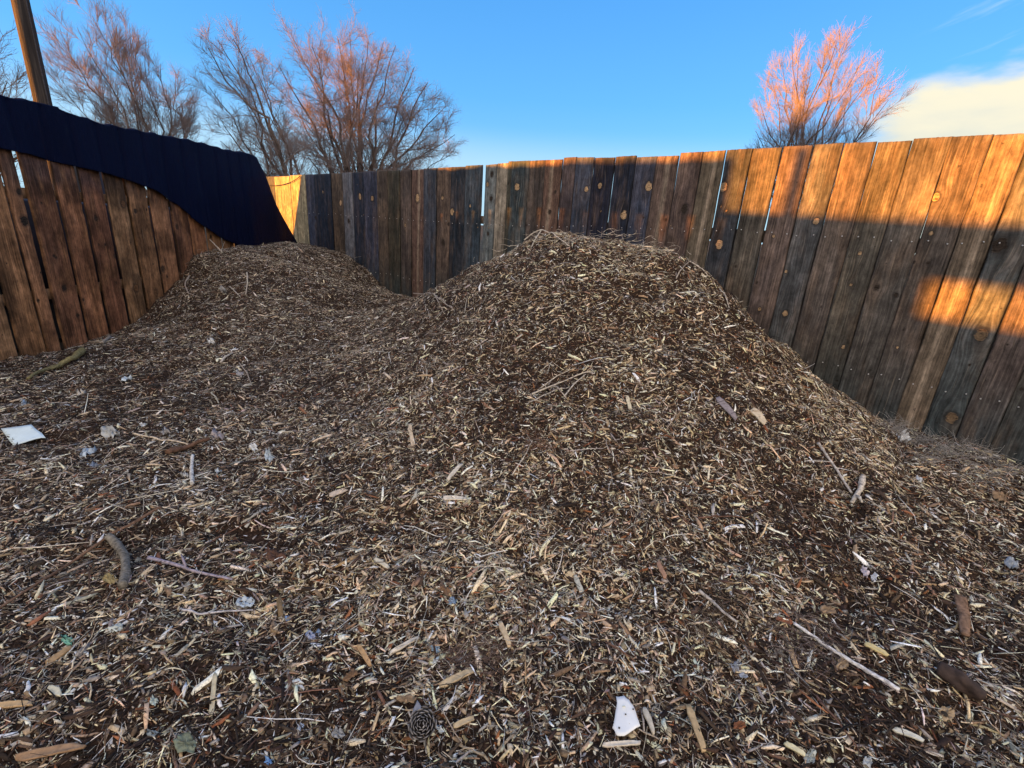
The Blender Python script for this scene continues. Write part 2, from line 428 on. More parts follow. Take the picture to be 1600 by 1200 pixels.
KN = [(532, 317, .032, 1), (563, 307, .034, 1), (582, 310, .030, .8), (594, 306, .022, 0), (652, 310, .038, 1), (691, 309, .02, 1), (692, 380, .03, 0), (706.6, 331, .03, 1), (761, 288, .022, .7),
      (768, 272, .024, 0), (767, 310, .024, 0), (762, 365, .018, 0), (808, 292, .030, 1), (859, 331, .018, 0), (916.5, 296, .020, 1), (937.5, 290.5, .020, 1), (974.5, 336, .030, 1), (1013, 291, .030, 1), (1069, 326, .028, 0),
      (1129.7, 292, .036, 1), (1123.5, 382, .032, 1), (1275, 346, .022, 1), (1209, 369, .012, 1), (1228, 424, .012, 1), (1226.6, 490, .022, 1), (1344, 396, .014, .8), (1330, 445, .012, .9),
      (1370, 449, .018, 0), (1400, 461, .016, 0), (1455, 364, .014, .8), (1462.5, 308, .022, .9), (1562, 383, .04, 0), (1318, 542, .014, 1), (1402, 543, .010, 1), (1533, 523, .034, .3), (1487, 653, .034, .3),
      (1187, 483, .014, 1), (493, 340, .02, 0), (545, 345, .03, 0), (633, 352, .02, .6), (505, 300, .018, .9), (700, 350, .016, 0), (735, 322, .014, .8), (868, 300, .012, 0), (1650, 420, .03, 1), (1640, 300, .02, 0)]
back = empty('board_fence', (POLY[4][0], POLY[4][1], 0))
tag(back, 'long weathered grey and brown board fence behind the mulch piles, glowing orange at right', 'fence')
BO = np.array(back.location)
def childmesh(o):  # boards are modelled in world space: shift the mesh under its parent
    off = np.array(o.parent.location)
    n = len(o.data.vertices); a = np.empty(n * 3, dtype=np.float32); o.data.vertices.foreach_get('co', a)
    a = (a.reshape(-1, 3) - off).astype(np.float32); o.data.vertices.foreach_set('co', a.ravel()); o.data.update()
    return o
kpts = [(on_back(u, v), r, p) for (u, v, r, p) in KN]
nail_pts = []
for i, (a, b, tone) in enumerate(BL):
    if i + 1 < len(BL): b = b + (BL[i + 1][0] - b) * .42
    ya, yb = interp(a, YT), interp(b, YT)
    A_, B_ = on_back(a, ya), on_back(b, yb)
    zt = (A_[2] + B_[2]) / 2 + random.uniform(-.009, .009)
    P0, P1 = A_[:2], B_[:2]; w = np.linalg.norm(P1 - P0); t = (P1 - P0) / w
    nrm = np.array([-t[1], t[0]]); nrm = nrm if nrm @ P0 < 0 else -nrm
    out_ = random.uniform(-.004, .006)
    ks = []
    for (K, r, p) in kpts:
        s = (K[:2] - P0) @ t
        if -.01 < s < w + .01 and abs((K[:2] - P0) @ nrm) < .3: ks.append((s, K[2], r * (1.12 if K[0] < 1.4 else .9), p))
    for _ in range(random.choice((1, 2, 2, 3))):
        ks.append((random.uniform(.03, .97) * w, random.uniform(.1, 1.75), random.uniform(.005, .011), random.choice((0, 0, .6))))
    tn = tuple(c * random.uniform(.88, 1.12) for c in tone)
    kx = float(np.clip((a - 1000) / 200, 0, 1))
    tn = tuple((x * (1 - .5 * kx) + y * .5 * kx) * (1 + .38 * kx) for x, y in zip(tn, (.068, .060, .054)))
    stripe = None
    if tone is BM: 
        s0 = random.uniform(.3, .6) * w
        def stripe(s, z, base, s0=s0):
            k = np.exp(-((s - s0 + .01 * np.sin(z * 3)) / .018) ** 2)[:, None] * .75
            return base * (1 - k) + np.array([.30, .24, .18]) * k
    elif w > .12:
        ph = random.uniform(0, 9)
        def stripe(s, z, base, ph=ph, i=i):
            k = np.clip(fbm(np.stack([s * 2.5 + ph, z * .8 + ph], -1), 4, 3, i) * 1.3, -.5, .9)[:, None]
            c_ = np.clip(base * (1 + .5 * k) + np.array([.03, .016, .004]) * np.clip(k, 0, 1), 0, 1)
            # damp blue-green growth on the lowest part of the boards
            d_ = np.clip((.62 - z + .22 * k[:, 0]) / .5, 0, 1)[:, None] * .75
            return c_ * (1 - d_) + np.array([.030, .044, .050]) * d_
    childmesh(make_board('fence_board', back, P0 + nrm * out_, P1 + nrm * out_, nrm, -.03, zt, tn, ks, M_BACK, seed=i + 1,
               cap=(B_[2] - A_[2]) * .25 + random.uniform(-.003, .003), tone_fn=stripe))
    for zz in (float(np.interp(P0[0], (-.5, 1.6), (1.17, 1.25))), .38):
        for q in (.22, .78):
            if w > .07: nail_pts.append((*(P0 + t * w * (q + random.uniform(-.06, .06)) + nrm * (out_ + .004)), zz + random.uniform(-.012, .012), *nrm))
mb = MB()
for x, y, z, nx, ny in nail_pts:
    c = np.array([x, y, z]); n_ = np.array([nx, ny, 0]); tt = np.array([-ny, nx, 0])
    ring = [c + .0042 * (tt * math.cos(k * math.pi / 4) + np.array([0, 0, 1]) * math.sin(k * math.pi / 4)) for k in range(8)]
    mb.add([p for p in ring] + [p + n_ * .0035 for p in ring], [tuple(range(8, 16))] + [(k, (k + 1) % 8, 8 + (k + 1) % 8, 8 + k) for k in range(8)])
tag(childmesh(mb.build('nail_heads', M_NAIL, back)), kind='stuff')
# rails and posts on the far side
RZ = (.38, 1.22)
far = []
for a, b in zip(POLY[1:-2], POLY[2:-1]):
    t = (b - a) / np.linalg.norm(b - a); n_ = np.array([t[1], -t[0]]); n_ = n_ if n_ @ a > 0 else -n_
    far.append((a, b, t, n_))
for zz in RZ:
    mb = MB()
    for a, b, t, n_ in far:
        c = (a + b) / 2 + n_ * (.023 + .02); ln = np.linalg.norm(b - a) / 2
        mb.box((c[0], c[1], zz), (ln, .0185, .044), [[t[0], -t[1], 0], [t[1], t[0], 0], [0, 0, 1]], (.10, .08, .065))
    childmesh(mb.build('rail', M_RAIL, back))
acc = 0
for a, b, t, n_ in far:
    ln = np.linalg.norm(b - a); s = .2
    while s < ln:
        if acc % 2 == 0:
            mb = MB(); c = a + t * s + n_ * .11
            mb.box((c[0], c[1], .75), (.045, .045, .9), [[t[0], -t[1], 0], [t[1], t[0], 0], [0, 0, 1]], (.09, .075, .06)); childmesh(mb.build('post', M_RAIL, back))
        acc += 1; s += 1.1

# left fence: brown boards, dark shade cloth thrown over its top
left = empty('brown_fence', (LX, 5.5, -.15))
tag(left, 'brown stained board fence at the left with dark knots, its top covered by dark cloth', 'fence')
GE = [1.94, 2.19, 2.43, 2.68, 2.92, 3.20, 3.47, 3.74, 3.97, 4.125, 4.40, 4.65, 4.925, 5.195, 5.49, 5.80, 6.10, 6.41, 6.74, 7.02, 7.30, 7.56]
GW = {3.97: .024, 4.125: .046, 4.40: .026, 4.65: .038, 4.925: .036, 5.195: .037, 3.74: .030, 5.49: .033, 5.80: .037, 6.10: .035, 6.41: .038, 6.74: .036}
LK = [(39, 345, .035, 0), (30, 300, .02, 0), (101, 450, .024, 0), (122, 493, .016, 0), (150, 341, .02, .1), (193, 319, .03, .5), (212, 450, .034, .8), (212, 330, .02, 0), (255, 420, .028, .1),
      (244, 457, .03, .6), (276, 354, .024, .2), (270, 300, .02, 0), (130, 330, .016, 0), (330, 370, .02, 0), (60, 470, .012, 0), (85, 400, .012, 0), (180, 400, .014, .2)]
lk = [(on_left(u, v), r, p) for (u, v, r, p) in LK]
LC = [(.20, .115, .060), (.17, .090, .045), (.20, .100, .052), (.135, .064, .036), (.17, .078, .040), (.125, .056, .031)]
for i in range(len(GE) - 1):
    y0, y1 = GE[i], GE[i + 1]; g0 = GW.get(y0, .026); g1 = GW.get(y1, .026)
    P0 = np.array([LX, y0 + g0 / 2]); P1 = np.array([LX, y1 - g1 / 2]); w = y1 - y0
    ks = [(K[1] - P0[1], K[2], r, p) for (K, r, p) in lk if 0 < K[1] - P0[1] < w]
    for _ in range(2): ks.append((random.uniform(.05, .95) * w, random.uniform(-.1, 1.6), random.uniform(.006, .012), 0))
    tn = LC[i % 6] if i < 17 else (.17, .09, .045)
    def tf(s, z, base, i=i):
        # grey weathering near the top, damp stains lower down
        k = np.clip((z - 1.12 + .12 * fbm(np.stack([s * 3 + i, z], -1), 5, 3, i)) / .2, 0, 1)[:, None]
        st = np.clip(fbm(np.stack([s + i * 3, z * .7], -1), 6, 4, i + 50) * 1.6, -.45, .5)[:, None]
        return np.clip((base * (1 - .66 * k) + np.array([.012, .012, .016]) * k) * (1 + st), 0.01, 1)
    o_ = random.uniform(-.004, .004)
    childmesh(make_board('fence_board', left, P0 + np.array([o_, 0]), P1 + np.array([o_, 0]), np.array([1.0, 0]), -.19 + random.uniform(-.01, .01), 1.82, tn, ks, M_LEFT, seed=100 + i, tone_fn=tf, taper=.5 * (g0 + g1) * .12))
for zz in RZ:
    mb = MB(); mb.box((LX - .045, 5.24, zz - .05), (.0185, 2.3, .044), None, (.13, .08, .05)); childmesh(mb.build('rail', M_RAIL, left))
for yy in (3.1, 5.3, 7.4):
    mb = MB(); mb.box((LX - .115, yy, .75), (.045, .045, 1.0), None, (.12, .08, .05)); childmesh(mb.build('post', M_RAIL, left))
# cloth: over the top and hanging down the yard side, longer towards the corner
LOW = [(1.0, 1.50), (3.5, 1.50), (4.01, 1.49), (4.98, 1.40), (5.5, 1.31), (5.9, 1.16), (6.16, .98), (6.63, .74), (6.95, .56), (7.3, .40), (8.9, .30)]
TOP = [(1.0, 1.905), (3.5, 1.895), (4.1, 1.862), (4.51, 1.872), (5.08, 1.84), (5.7, 1.865), (6.37, 1.895), (7.0, 1.89), (7.6, 1.925), (7.78, 1.90)]
END = [(1.95, 7.76), (1.67, 7.98), (1.25, 8.2), (.95, 8.47), (.63, 8.74), (.3, 8.9)]     # slanting free edge: z -> y
ny, nz = 440, 60
V = []; 
for i in range(ny + 1):
    for j in range(nz + 1):
        s = i / ny; q = j / nz
        y = 1.95 + (7.76 - 1.95) * s
        zt, zl = interp(y, TOP), interp(y, LOW)
        if q < .2:                                   # outer flap
            z = zt - (1 - q / .2) * .09; x = LX - .075
        elif q < .3:
            a = (q - .2) / .1 * math.pi; z = zt + .012 * math.sin(a); x = LX - .02 - .06 * math.cos(a)
        else:
            f = (q - .3) / .7; z = zt + (zl - zt) * f; x = LX + .035
            wob = fbm(np.array([[y * 1.0, z * .5]]), 3.2, 3, 3)[0]
            x += .018 * wob * f + .012 * math.sin(y * 9 + z * 2) * f + (.05 * f * max(0, y - 6.2))
            # toward the corner the cloth slides along its slanting edge
            if y > 6.4:
                k = ((y - 6.4) / 1.36) ** 1.2
                ye = float(np.interp(-z, [-e[0] for e in END], [e[1] for e in END]))
                y = y + (ye - 7.76) * k
        z += (.010 * fbm(np.array([[y, q]]), 5, 2, 9)[0] + (.011 * (abs((y * 3.5) % 1 - .5) * 2) ** 3 + .013 * hashn(np.array([int(y * 3.5), 4]), 2)) * (1 if q < .5 else 0)) * (1 if q > .15 else 0)
        x -= .013 * sum(math.exp(-((y - g_) / .022) ** 2) for g_ in GE if abs(y - g_) < .08) * (1 if q > .3 else 0)
        x += .016 * abs(math.sin(y * 5.3 + 1.5 * math.sin(y * 2.1) + z * .8)) ** 3 * max(0, (q - .3) / .7)
        V.append((x, y, z))
I = np.arange((ny + 1) * (nz + 1)).reshape(ny + 1, nz + 1)
F = np.stack([I[:-1, :-1].ravel(), I[1:, :-1].ravel(), I[1:, 1:].ravel(), I[:-1, 1:].ravel()], 1)
cl = npmesh('shade_cloth', V, F, M_CLOTH, None, None, True)
md = cl.modifiers.new('thick', 'SOLIDIFY'); md.thickness = .002
tag(cl, 'dark navy shade cloth draped over the top of the brown fence, sagging into the corner', 'cloth')

# curved shadow line in the corner, drawn as an added dark strand on the boards
pts = [on_back(u, v) - np.array([.02, .02, 0]) for u, v in ((420, 290), (432, 290.5), (444, 289), (456, 285.5), (466, 280), (472, 275))]
mb = MB(); mb.tube(pts, .006, 6, (.02, .02, .025)); tag(mb.build('shadow_strand', M_STICK), 'thin dark strand standing in for a curved shadow on the sunlit corner boards', 'shadow_strand')

# ------------------------------------------------------------------ beyond the left edge of the view: unseen blockers added to shape the sunlight
low = empty('low_fence_blocker', (LX, 1.4, 0)); tag(low, 'low board stretch added out of view to let sun onto the right fence', 'fence')  # made-up low stretch, unseen, setting the lower edge of the sun patch
for k in range(9):
    mb = MB(); y = 1.93 - .14 * k
    if y < .75: break
    mb.box((LX, y - .068, .72), (.01, .067, .83), None, (.2, .11, .06)); childmesh(mb.build('fence_board', M_RAIL, low))
mb = MB(); mb.box((LX + .0, 1.5, 1.0), (.03, .03, .98), None, (.2, .11, .06)); childmesh(mb.build('post', M_RAIL, low))  # unseen post added to cast a soft strip on one board
gate_blocker = empty('slot_blocker', (LX, -2, 0)); tag(gate_blocker, 'wide plank blocker added out of view, its gap passing a band of sun', 'gate_blocker')  # invented slotted caster; its gap throws the lower sun band
for z0, z1 in ((.02, .99), (1.20, 1.55)):
    mb = MB(); mb.box((LX, -1.81, (z0 + z1) / 2), (.015, 2.5, (z1 - z0) / 2), None, (.2, .11, .06)); childmesh(mb.build('blocker_panel', M_RAIL, gate_blocker))
st = empty('stack_blocker', (-6.6, 5, 0)); tag(st, 'dark stacked blocker added outside the fence to shade the corner and the gaps', 'stack')  # added out of view; shades the corner boards and darkens the left fence gaps
mb = MB()
mb.add([(-6.9, 7.0, -.1), (-6.2, 7.0, -.1), (-6.2, 8.5, -.1), (-6.9, 8.5, -.1), (-6.85, 7.0, 1.98), (-6.25, 7.0, 1.98), (-6.25, 7.66, 1.98), (-6.85, 7.66, 1.98)],
       [(0, 3, 2, 1), (4, 5, 6, 7), (0, 1, 5, 4), (1, 2, 6, 5), (2, 3, 7, 6), (3, 0, 4, 7)])
mb.add([(-5.6, 1.6, -.2), (-4.6, 1.6, -.2), (-4.6, 6.9, -.2), (-5.6, 6.9, -.2), (-5.5, 1.6, 1.13), (-4.7, 1.6, 1.10), (-4.7, 6.9, 1.10), (-5.5, 6.9, 1.13)],
       [(0, 3, 2, 1), (4, 5, 6, 7), (0, 1, 5, 4), (1, 2, 6, 5), (2, 3, 7, 6), (3, 0, 4, 7)])
childmesh(mb.build('blocker_shell', M_BLOCK_DARK, st))
fw = empty('field_blocker', (-32, -3, 0)); tag(fw, 'low blocker added far beyond the left fence to stop slits of sun', 'blocker_wall')  # put in out of view to stop sun leaking between the left boards
mb = MB(); mb.box((-32, -5.85, .95), (.1, 2.65, 1.18), None, (.25, .24, .22)); childmesh(mb.build('blocker_face', M_RAIL, fw))
mb = MB(); mb.box((-32, -5.85, 2.165), (.14, 2.7, .035), None, (.3, .29, .27)); childmesh(mb.build('blocker_top', M_RAIL, fw))
barn_blocker = empty('barn_blocker', (-42, 10, 0)); tag(barn_blocker, 'long low blocker added far beyond the left fence to shade the trees', 'barn_blocker')  # unseen building invented to shade the lower parts of the trees
mb = MB(); mb.box((-45, 20.5, 1.9), (4, 10, 2.05)); childmesh(mb.build('blocker_wall', M_BLOCK_BOARD, barn_blocker))
mb = MB()
mb.add([(-49.4, 10, 3.95), (-40.6, 10, 3.95), (-45, 10, 5.9), (-49.4, 31, 3.95), (-40.6, 31, 3.95), (-45, 31, 5.9)], [(0, 1, 2), (3, 5, 4), (0, 2, 5, 3), (1, 4, 5, 2), (0, 3, 4, 1)])
childmesh(mb.build('blocker_roof', M_BLOCK_ROOF, barn_blocker))

shed_blocker = empty('tall_blocker', (-45, 5, 0)); tag(shed_blocker, 'tall gabled blocker added out of view to shade the right tree', 'shed_blocker')  # second unseen building, added to raise the shadow on the right tree
mb = MB(); mb.box((-45, 5.2, 3.0), (3.4, 4.2, 3.2)); childmesh(mb.build('blocker_wall', M_BLOCK_BOARD, shed_blocker))
mb = MB()
mb.add([(-48.8, .7, 6.2), (-41.2, .7, 6.2), (-45, .7, 7.9), (-48.8, 9.7, 6.2), (-41.2, 9.7, 6.2), (-45, 9.7, 7.9)], [(0, 1, 2), (3, 5, 4), (0, 2, 5, 3), (1, 4, 5, 2), (0, 3, 4, 1)])
childmesh(mb.build('blocker_roof', M_BLOCK_ROOF, shed_blocker))

# ------------------------------------------------------------------ ground and mulch
CP = [(.2, 3.9, 1.12), (.6, 3.85, 1.135), (.93, 3.85, 1.12), (1.2, 3.72, 1.03), (1.41, 3.65, .92), (.45, 4.9, .92), (.1, 5.2, .80), (-.3, 5.6, .68), (1.0, 4.5, .92), (1.35, 4.1, .86), (1.63, 3.82, .74),
      (1.8, 3.66, .58), (2.04, 3.42, .42), (2.23, 3.25, .26), (2.42, 3.05, .12), (2.6, 2.86, .09), (3.0, 2.45, .08), (3.6, 1.8, .08), (4.5, .9, .07),
      (-.15, 4.3, .93), (-.35, 4.9, .80), (-.75, 5.2, .56), (-1.15, 5.9, .30), (-.6, 4.4, .62), (-1.1, 4.6, .33),
      (.6, 3.3, .93), (.6, 2.8, .63), (.6, 2.3, .36), (.6, 1.85, .17), (.6, 1.4, .06), (.5, .9, 0), (0, 3.3, .72), (0, 2.7, .40), (0, 2.1, .17), (0, 1.5, .04), (-.5, 3.7, .48), (-.5, 3.0, .30), (-.55, 2.3, .11), (-1.0, 3.4, .17), (-1.0, 2.6, .04),
      (1.1, 3.2, .84), (1.15, 2.7, .56), (1.15, 2.2, .30), (1.1, 1.7, .11), (1.6, 3.1, .62), (1.65, 2.6, .36), (1.7, 2.1, .14), (2.1, 2.8, .26), (2.2, 2.3, .09), (2.1, 1.7, .03), (2.8, 2.0, .05), (1.6, 1.3, .02), (1.9, 3.2, .42),
      (-1.55, 6.65, .13), (-1.5, 5.6, .16), (-1.6, 4.6, .10), (-1.7, 3.8, .03), (-1.7, 3.0, 0), (-2.0, 7.1, .17), (-1.3, 6.45, .17), (-.9, 6.1, .36),
      (-3.75, 7.4, .68), (-3.8, 8.2, .64), (-3.3, 7.9, .62), (-2.8, 7.2, .585), (-2.6, 7.5, .5), (-2.35, 7.2, .36), (-4.0, 6.2, .60), (-4.1, 6.06, .54), (-4.1, 7.2, .58), (-4.12, 5.84, .34), (-4.12, 5.5, .19), (-4.12, 5.19, .04), (-4.12, 4.89, -.09), (-4.12, 4.59, -.15),
      (-3.6, 6.0, .55), (-3.3, 6.6, .64), (-3.4, 5.5, .34), (-3.3, 4.9, .17), (-3.2, 4.2, .01), (-2.7, 6.3, .48), (-2.5, 5.6, .32), (-2.4, 4.8, .15), (-2.3, 4.1, .04), (-3.8, 4.4, -.09), (-3.7, 4.9, .03), (-3.75, 5.4, .22),
      (-4.13, 3.6, -.13), (-4.1, 2.5, -.12), (-4.1, 1, -.12), (-4.1, -1, -.1), (-3, 3.2, -.04), (-2.5, 2.1, -.02), (-3, 1, -.04), (-1.6, 1.6, -.01), (-1, .8, 0), (-.5, 1.3, 0), (0, .4, 0), (1.3, .7, 0), (2.5, 1, .02), (0, -.6, 0), (3, -.5, .03), (-2, -.8, -.03), (4.6, -.6, .05), (-5, 10, .6), (-6, 6, -.1)]
CP = np.array(CP)
def tps(r2): return .5 * r2 * np.log(r2 + 1e-9)
n = len(CP); D2 = ((CP[:, None, :2] - CP[None, :, :2]) ** 2).sum(-1)
K = tps(D2) + np.eye(n) * .012
Pm = np.concatenate([np.ones((n, 1)), CP[:, :2]], 1)
A = np.zeros((n + 3, n + 3)); A[:n, :n] = K; A[:n, n:] = Pm; A[n:, :n] = Pm.T
sol = np.linalg.solve(A, np.concatenate([CP[:, 2], np.zeros(3)]))
def hgt_smooth(x, y):
    x = np.atleast_1d(np.asarray(x, float)); y = np.atleast_1d(np.asarray(y, float)); o = np.empty(len(x))
    for k in range(0, len(x), 20000):
        xx, yy = x[k:k + 20000], y[k:k + 20000]
        d = (xx[:, None] - CP[None, :, 0]) ** 2 + (yy[:, None] - CP[None, :, 1]) ** 2
        o[k:k + 20000] = tps(d) @ sol[:n] + sol[n] + sol[n + 1] * xx + sol[n + 2] * yy
    return o
def bil(T, x, y, x0, y0, s):
    fx = np.clip((x - x0) / s, 0, T.shape[0] - 1.001); fy = np.clip((y - y0) / s, 0, T.shape[1] - 1.001)
    i = fx.astype(int); j = fy.astype(int); a = fx - i; b = fy - j
    return (T[i, j] * (1 - a) + T[i + 1, j] * a) * (1 - b) + (T[i, j + 1] * (1 - a) + T[i + 1, j + 1] * a) * b
def lumps(x, y):
    P = np.stack([x, y], -1)
    r_ = np.abs(fbm(P + .13 * fbm(P, 3, 2, 8)[..., None], 1.7, 3, 91))
    h0_ = bil(HC, x, y, GX0, GY0, .06); q_ = (h0_ * 3.6 + .9 * fbm(P, 1.3, 3, 57)) % 1.0
    led = .040 * (np.clip(q_ / .8, 0, 1) - np.clip((q_ - .8) / .2, 0, 1) - .4) * np.clip((h0_ - .12) / .2, 0, 1)
    return led + .036 * fbm(P, 2.2, 3, 21) + .024 * fbm(P, 8, 3, 31) + .007 * fbm(P, 34, 2, 41) - .035 * np.clip(.16 - r_, 0, 1) / .16
# table of the height field
GX0, GX1, GY0, GY1, GS = -4.6, 4.7, -.9, 9.4, .012
gx = np.arange(GX0, GX1, GS); gy = np.arange(GY0, GY1, GS)
cx = np.arange(GX0, GX1 + .1, .06); cy = np.arange(GY0, GY1 + .1, .06)
CXX, CYY = np.meshgrid(cx, cy, indexing='ij')
HC = hgt_smooth(CXX.ravel(), CYY.ravel()).reshape(CXX.shape)
GXX, GYY = np.meshgrid(gx, gy, indexing='ij')
H0 = bil(HC, GXX, GYY, GX0, GY0, .06)
HT = H0 + lumps(GXX, GYY)
def H(x, y): return bil(HT, np.asarray(x, float), np.asarray(y, float), GX0, GY0, GS)
def fence_y(x): return np.interp(x, POLY[:, 0], POLY[:, 1])
def inside(x, y, m=0.0):
    return (x > LX + m) & (y < fence_y(x) - m * 1.3)
def region(x, y):   # 0 ground, 1 big pile, 2 corner pile
    h = bil(HC, x, y, GX0, GY0, .06); wob = .05 * fbm(np.stack([x, y], -1), 3, 2, 77)
    big = (x > -1.5 + .15 * (y - 5)) & (h + wob > .07) & (y > 1.1) & (x < 2.75)
    sm = (x <= -1.5 + .15 * (y - 5)) & (h + wob > .07) & (y > 3.5)
    return np.where(big, 1, np.where(sm, 2, 0))
# surface sheets: every grid cell belongs to the ground, the big pile or the corner pile
CELL = 3
gx2, gy2 = gx[::CELL], gy[::CELL]
SX, SY = np.meshgrid(gx2, gy2, indexing='ij'); SZ = H(SX, SY)
idx = np.arange(SX.size).reshape(SX.shape)
fc = np.stack([idx[:-1, :-1].ravel(), idx[1:, :-1].ravel(), idx[1:, 1:].ravel(), idx[:-1, 1:].ravel()], 1)
fx = SX.ravel()[fc].mean(1); fy = SY.ravel()[fc].mean(1)
ok = inside(fx, fy, -.10)
rg = region(fx, fy)
VS = np.stack([SX.ravel(), SY.ravel(), SZ.ravel()], 1)
def sheet(name, k, parent=None, off=None):
    f = fc[ok & (rg == k)]; u, inv = np.unique(f, return_inverse=True)
    return npmesh(name, VS[u], inv.reshape(f.shape), M_SOIL, parent, None, True, off)
g = sheet('yard_ground', 0); tag(g, kind='structure')
pileA = empty('mulch_pile', (.5, 3.4, 0)); tag(pileA, 'tall mound of brown shredded wood mulch in the middle, peaking against the grey fence', 'mulch pile', 'mulch piles')
pileB = empty('mulch_pile', (-3.0, 6.3, 0)); tag(pileB, 'lower dark mulch mound heaped into the left fence corner beneath the dark cloth', 'mulch pile', 'mulch piles')
sheet('mound', 1, pileA, pileA.location); sheet('mound', 2, pileB, pileB.location)
# wide ground beyond the fences
N = 60
e = np.concatenate([-np.geomspace(900, 8, N // 2), np.linspace(-6, 6, 9), np.geomspace(8, 900, N // 2)])
EX, EY = np.meshgrid(e, e, indexing='ij')
EZ = -.24 + 0 * EX; k = (np.hypot(EX, EY) > 14); EZ = EZ + np.where(k, .25 * fbm(np.stack([EX, EY], -1), .05, 3, 5), 0)
ii = np.arange(EX.size).reshape(EX.shape)
gr = npmesh('ground', np.stack([EX.ravel(), EY.ravel(), EZ.ravel()], 1), np.stack([ii[:-1, :-1].ravel(), ii[1:, :-1].ravel(), ii[1:, 1:].ravel(), ii[:-1, 1:].ravel()], 1), M_GROUND)
tag(gr, kind='structure')

# ---- chips
def surf_normal(x, y, e=.02):
    dx = (H(x + e, y) - H(x - e, y)) / (2 * e); dy = (H(x, y + e) - H(x, y - e)) / (2 * e)
    n_ = np.stack([-dx, -dy, np.ones_like(dx)], -1); return n_ / np.linalg.norm(n_, axis=-1, keepdims=True)
PAL = np.array([1.14, 1.09, 1.01]) * np.array([(.022, .015, .012), (.055, .035, .025), (.13, .087, .058), (.26, .185, .12), (.46, .365, .25), (.72, .625, .46), (.85, .81, .70), (.31, .29, .27), (.20, .085, .042)])
def palette(n, P, warm):
    light = fbm(P, 1.6, 4, 61) * .55 + fbm(P, 7, 3, 63) * .45          # patches of fresher and of rotted chips
    w = np.tile(np.array([.25, .20, .135, .11, .12, .130, .075, .055, .034]), (n, 1))
    up = np.clip(1 + 1.7 * light, .25, 2.4)[:, None]
    w[:, 3:7] *= up; w[:, 0:2] *= np.clip(1 - 1.0 * light, .3, 2)[:, None]
    w[:, 4:7] *= warm[:, None]; w[:, 7] *= 2.2 - warm
    w /= w.sum(1, keepdims=True); c = np.cumsum(w, 1); r = RNG.random(n)
    i = (r[:, None] > c).sum(1).clip(0, 8)
    col = PAL[i] * RNG.lognormal(0, .22, (n, 1)) * (1 + RNG.normal(0, .05, (n, 3)))
    grey = np.clip((1.05 - warm) * .55, 0, .5)[:, None]
    l = col.mean(1, keepdims=True)
    return np.clip(col * (1 - grey) + l * np.array([1.02, 1.0, .96]) * grey, .004, .85)
def scatter(n, pfn):
    """n random points in the yard, thinned by pfn(distance)"""
    X = []; Yy = []; tot = 0
    while tot < n:
        m = n * 2
        # sample in polar form round the viewer so that what lies near is as dense as what lies far
        x = RNG.uniform(-4.13, 4.6, m); y = RNG.uniform(-.6, 8.8, m)
        d = np.sqrt(x ** 2 + y ** 2 + EYE ** 2)
        keep = inside(x, y, .012) & ((np.hypot((x + .93) / .17, (y - 1.50 + .35 * (x + .93)) / .07) > 1 + .5 * fbm(np.stack([x, y], -1), 9, 3, 5)) | (RNG.random(m) < .3)) & (RNG.random(m) < pfn(d)) & (np.abs(np.arctan2(x, y)) < 1.25)
        X.append(x[keep]); Yy.append(y[keep]); tot += keep.sum()
    return np.concatenate(X)[:n], np.concatenate(Yy)[:n]
def frames(x, y, tilt):
    n = len(x); N0 = surf_normal(x, y)
    N0 = N0 + RNG.normal(0, 1, (n, 3)) * tilt[:, None]; N0 /= np.linalg.norm(N0, axis=1, keepdims=True)
    a = RNG.uniform(0, 2 * math.pi, n); T0 = np.stack([np.cos(a), np.sin(a), np.zeros(n)], 1)
    T0 = T0 - (T0 * N0).sum(1, keepdims=True) * N0; T0 /= np.linalg.norm(T0, axis=1, keepdims=True)
    return T0, np.cross(N0, T0), N0
def warmth(x, y):
    w = .62 + .5 * np.clip((x + 1.1) / 1.6, 0, 1)
    w = w + .35 * np.clip(1 - np.hypot(x + .6, y - 1.0) / 1.6, 0, 1)
    return w - .12 * np.clip(y - 5.5, 0, 2)
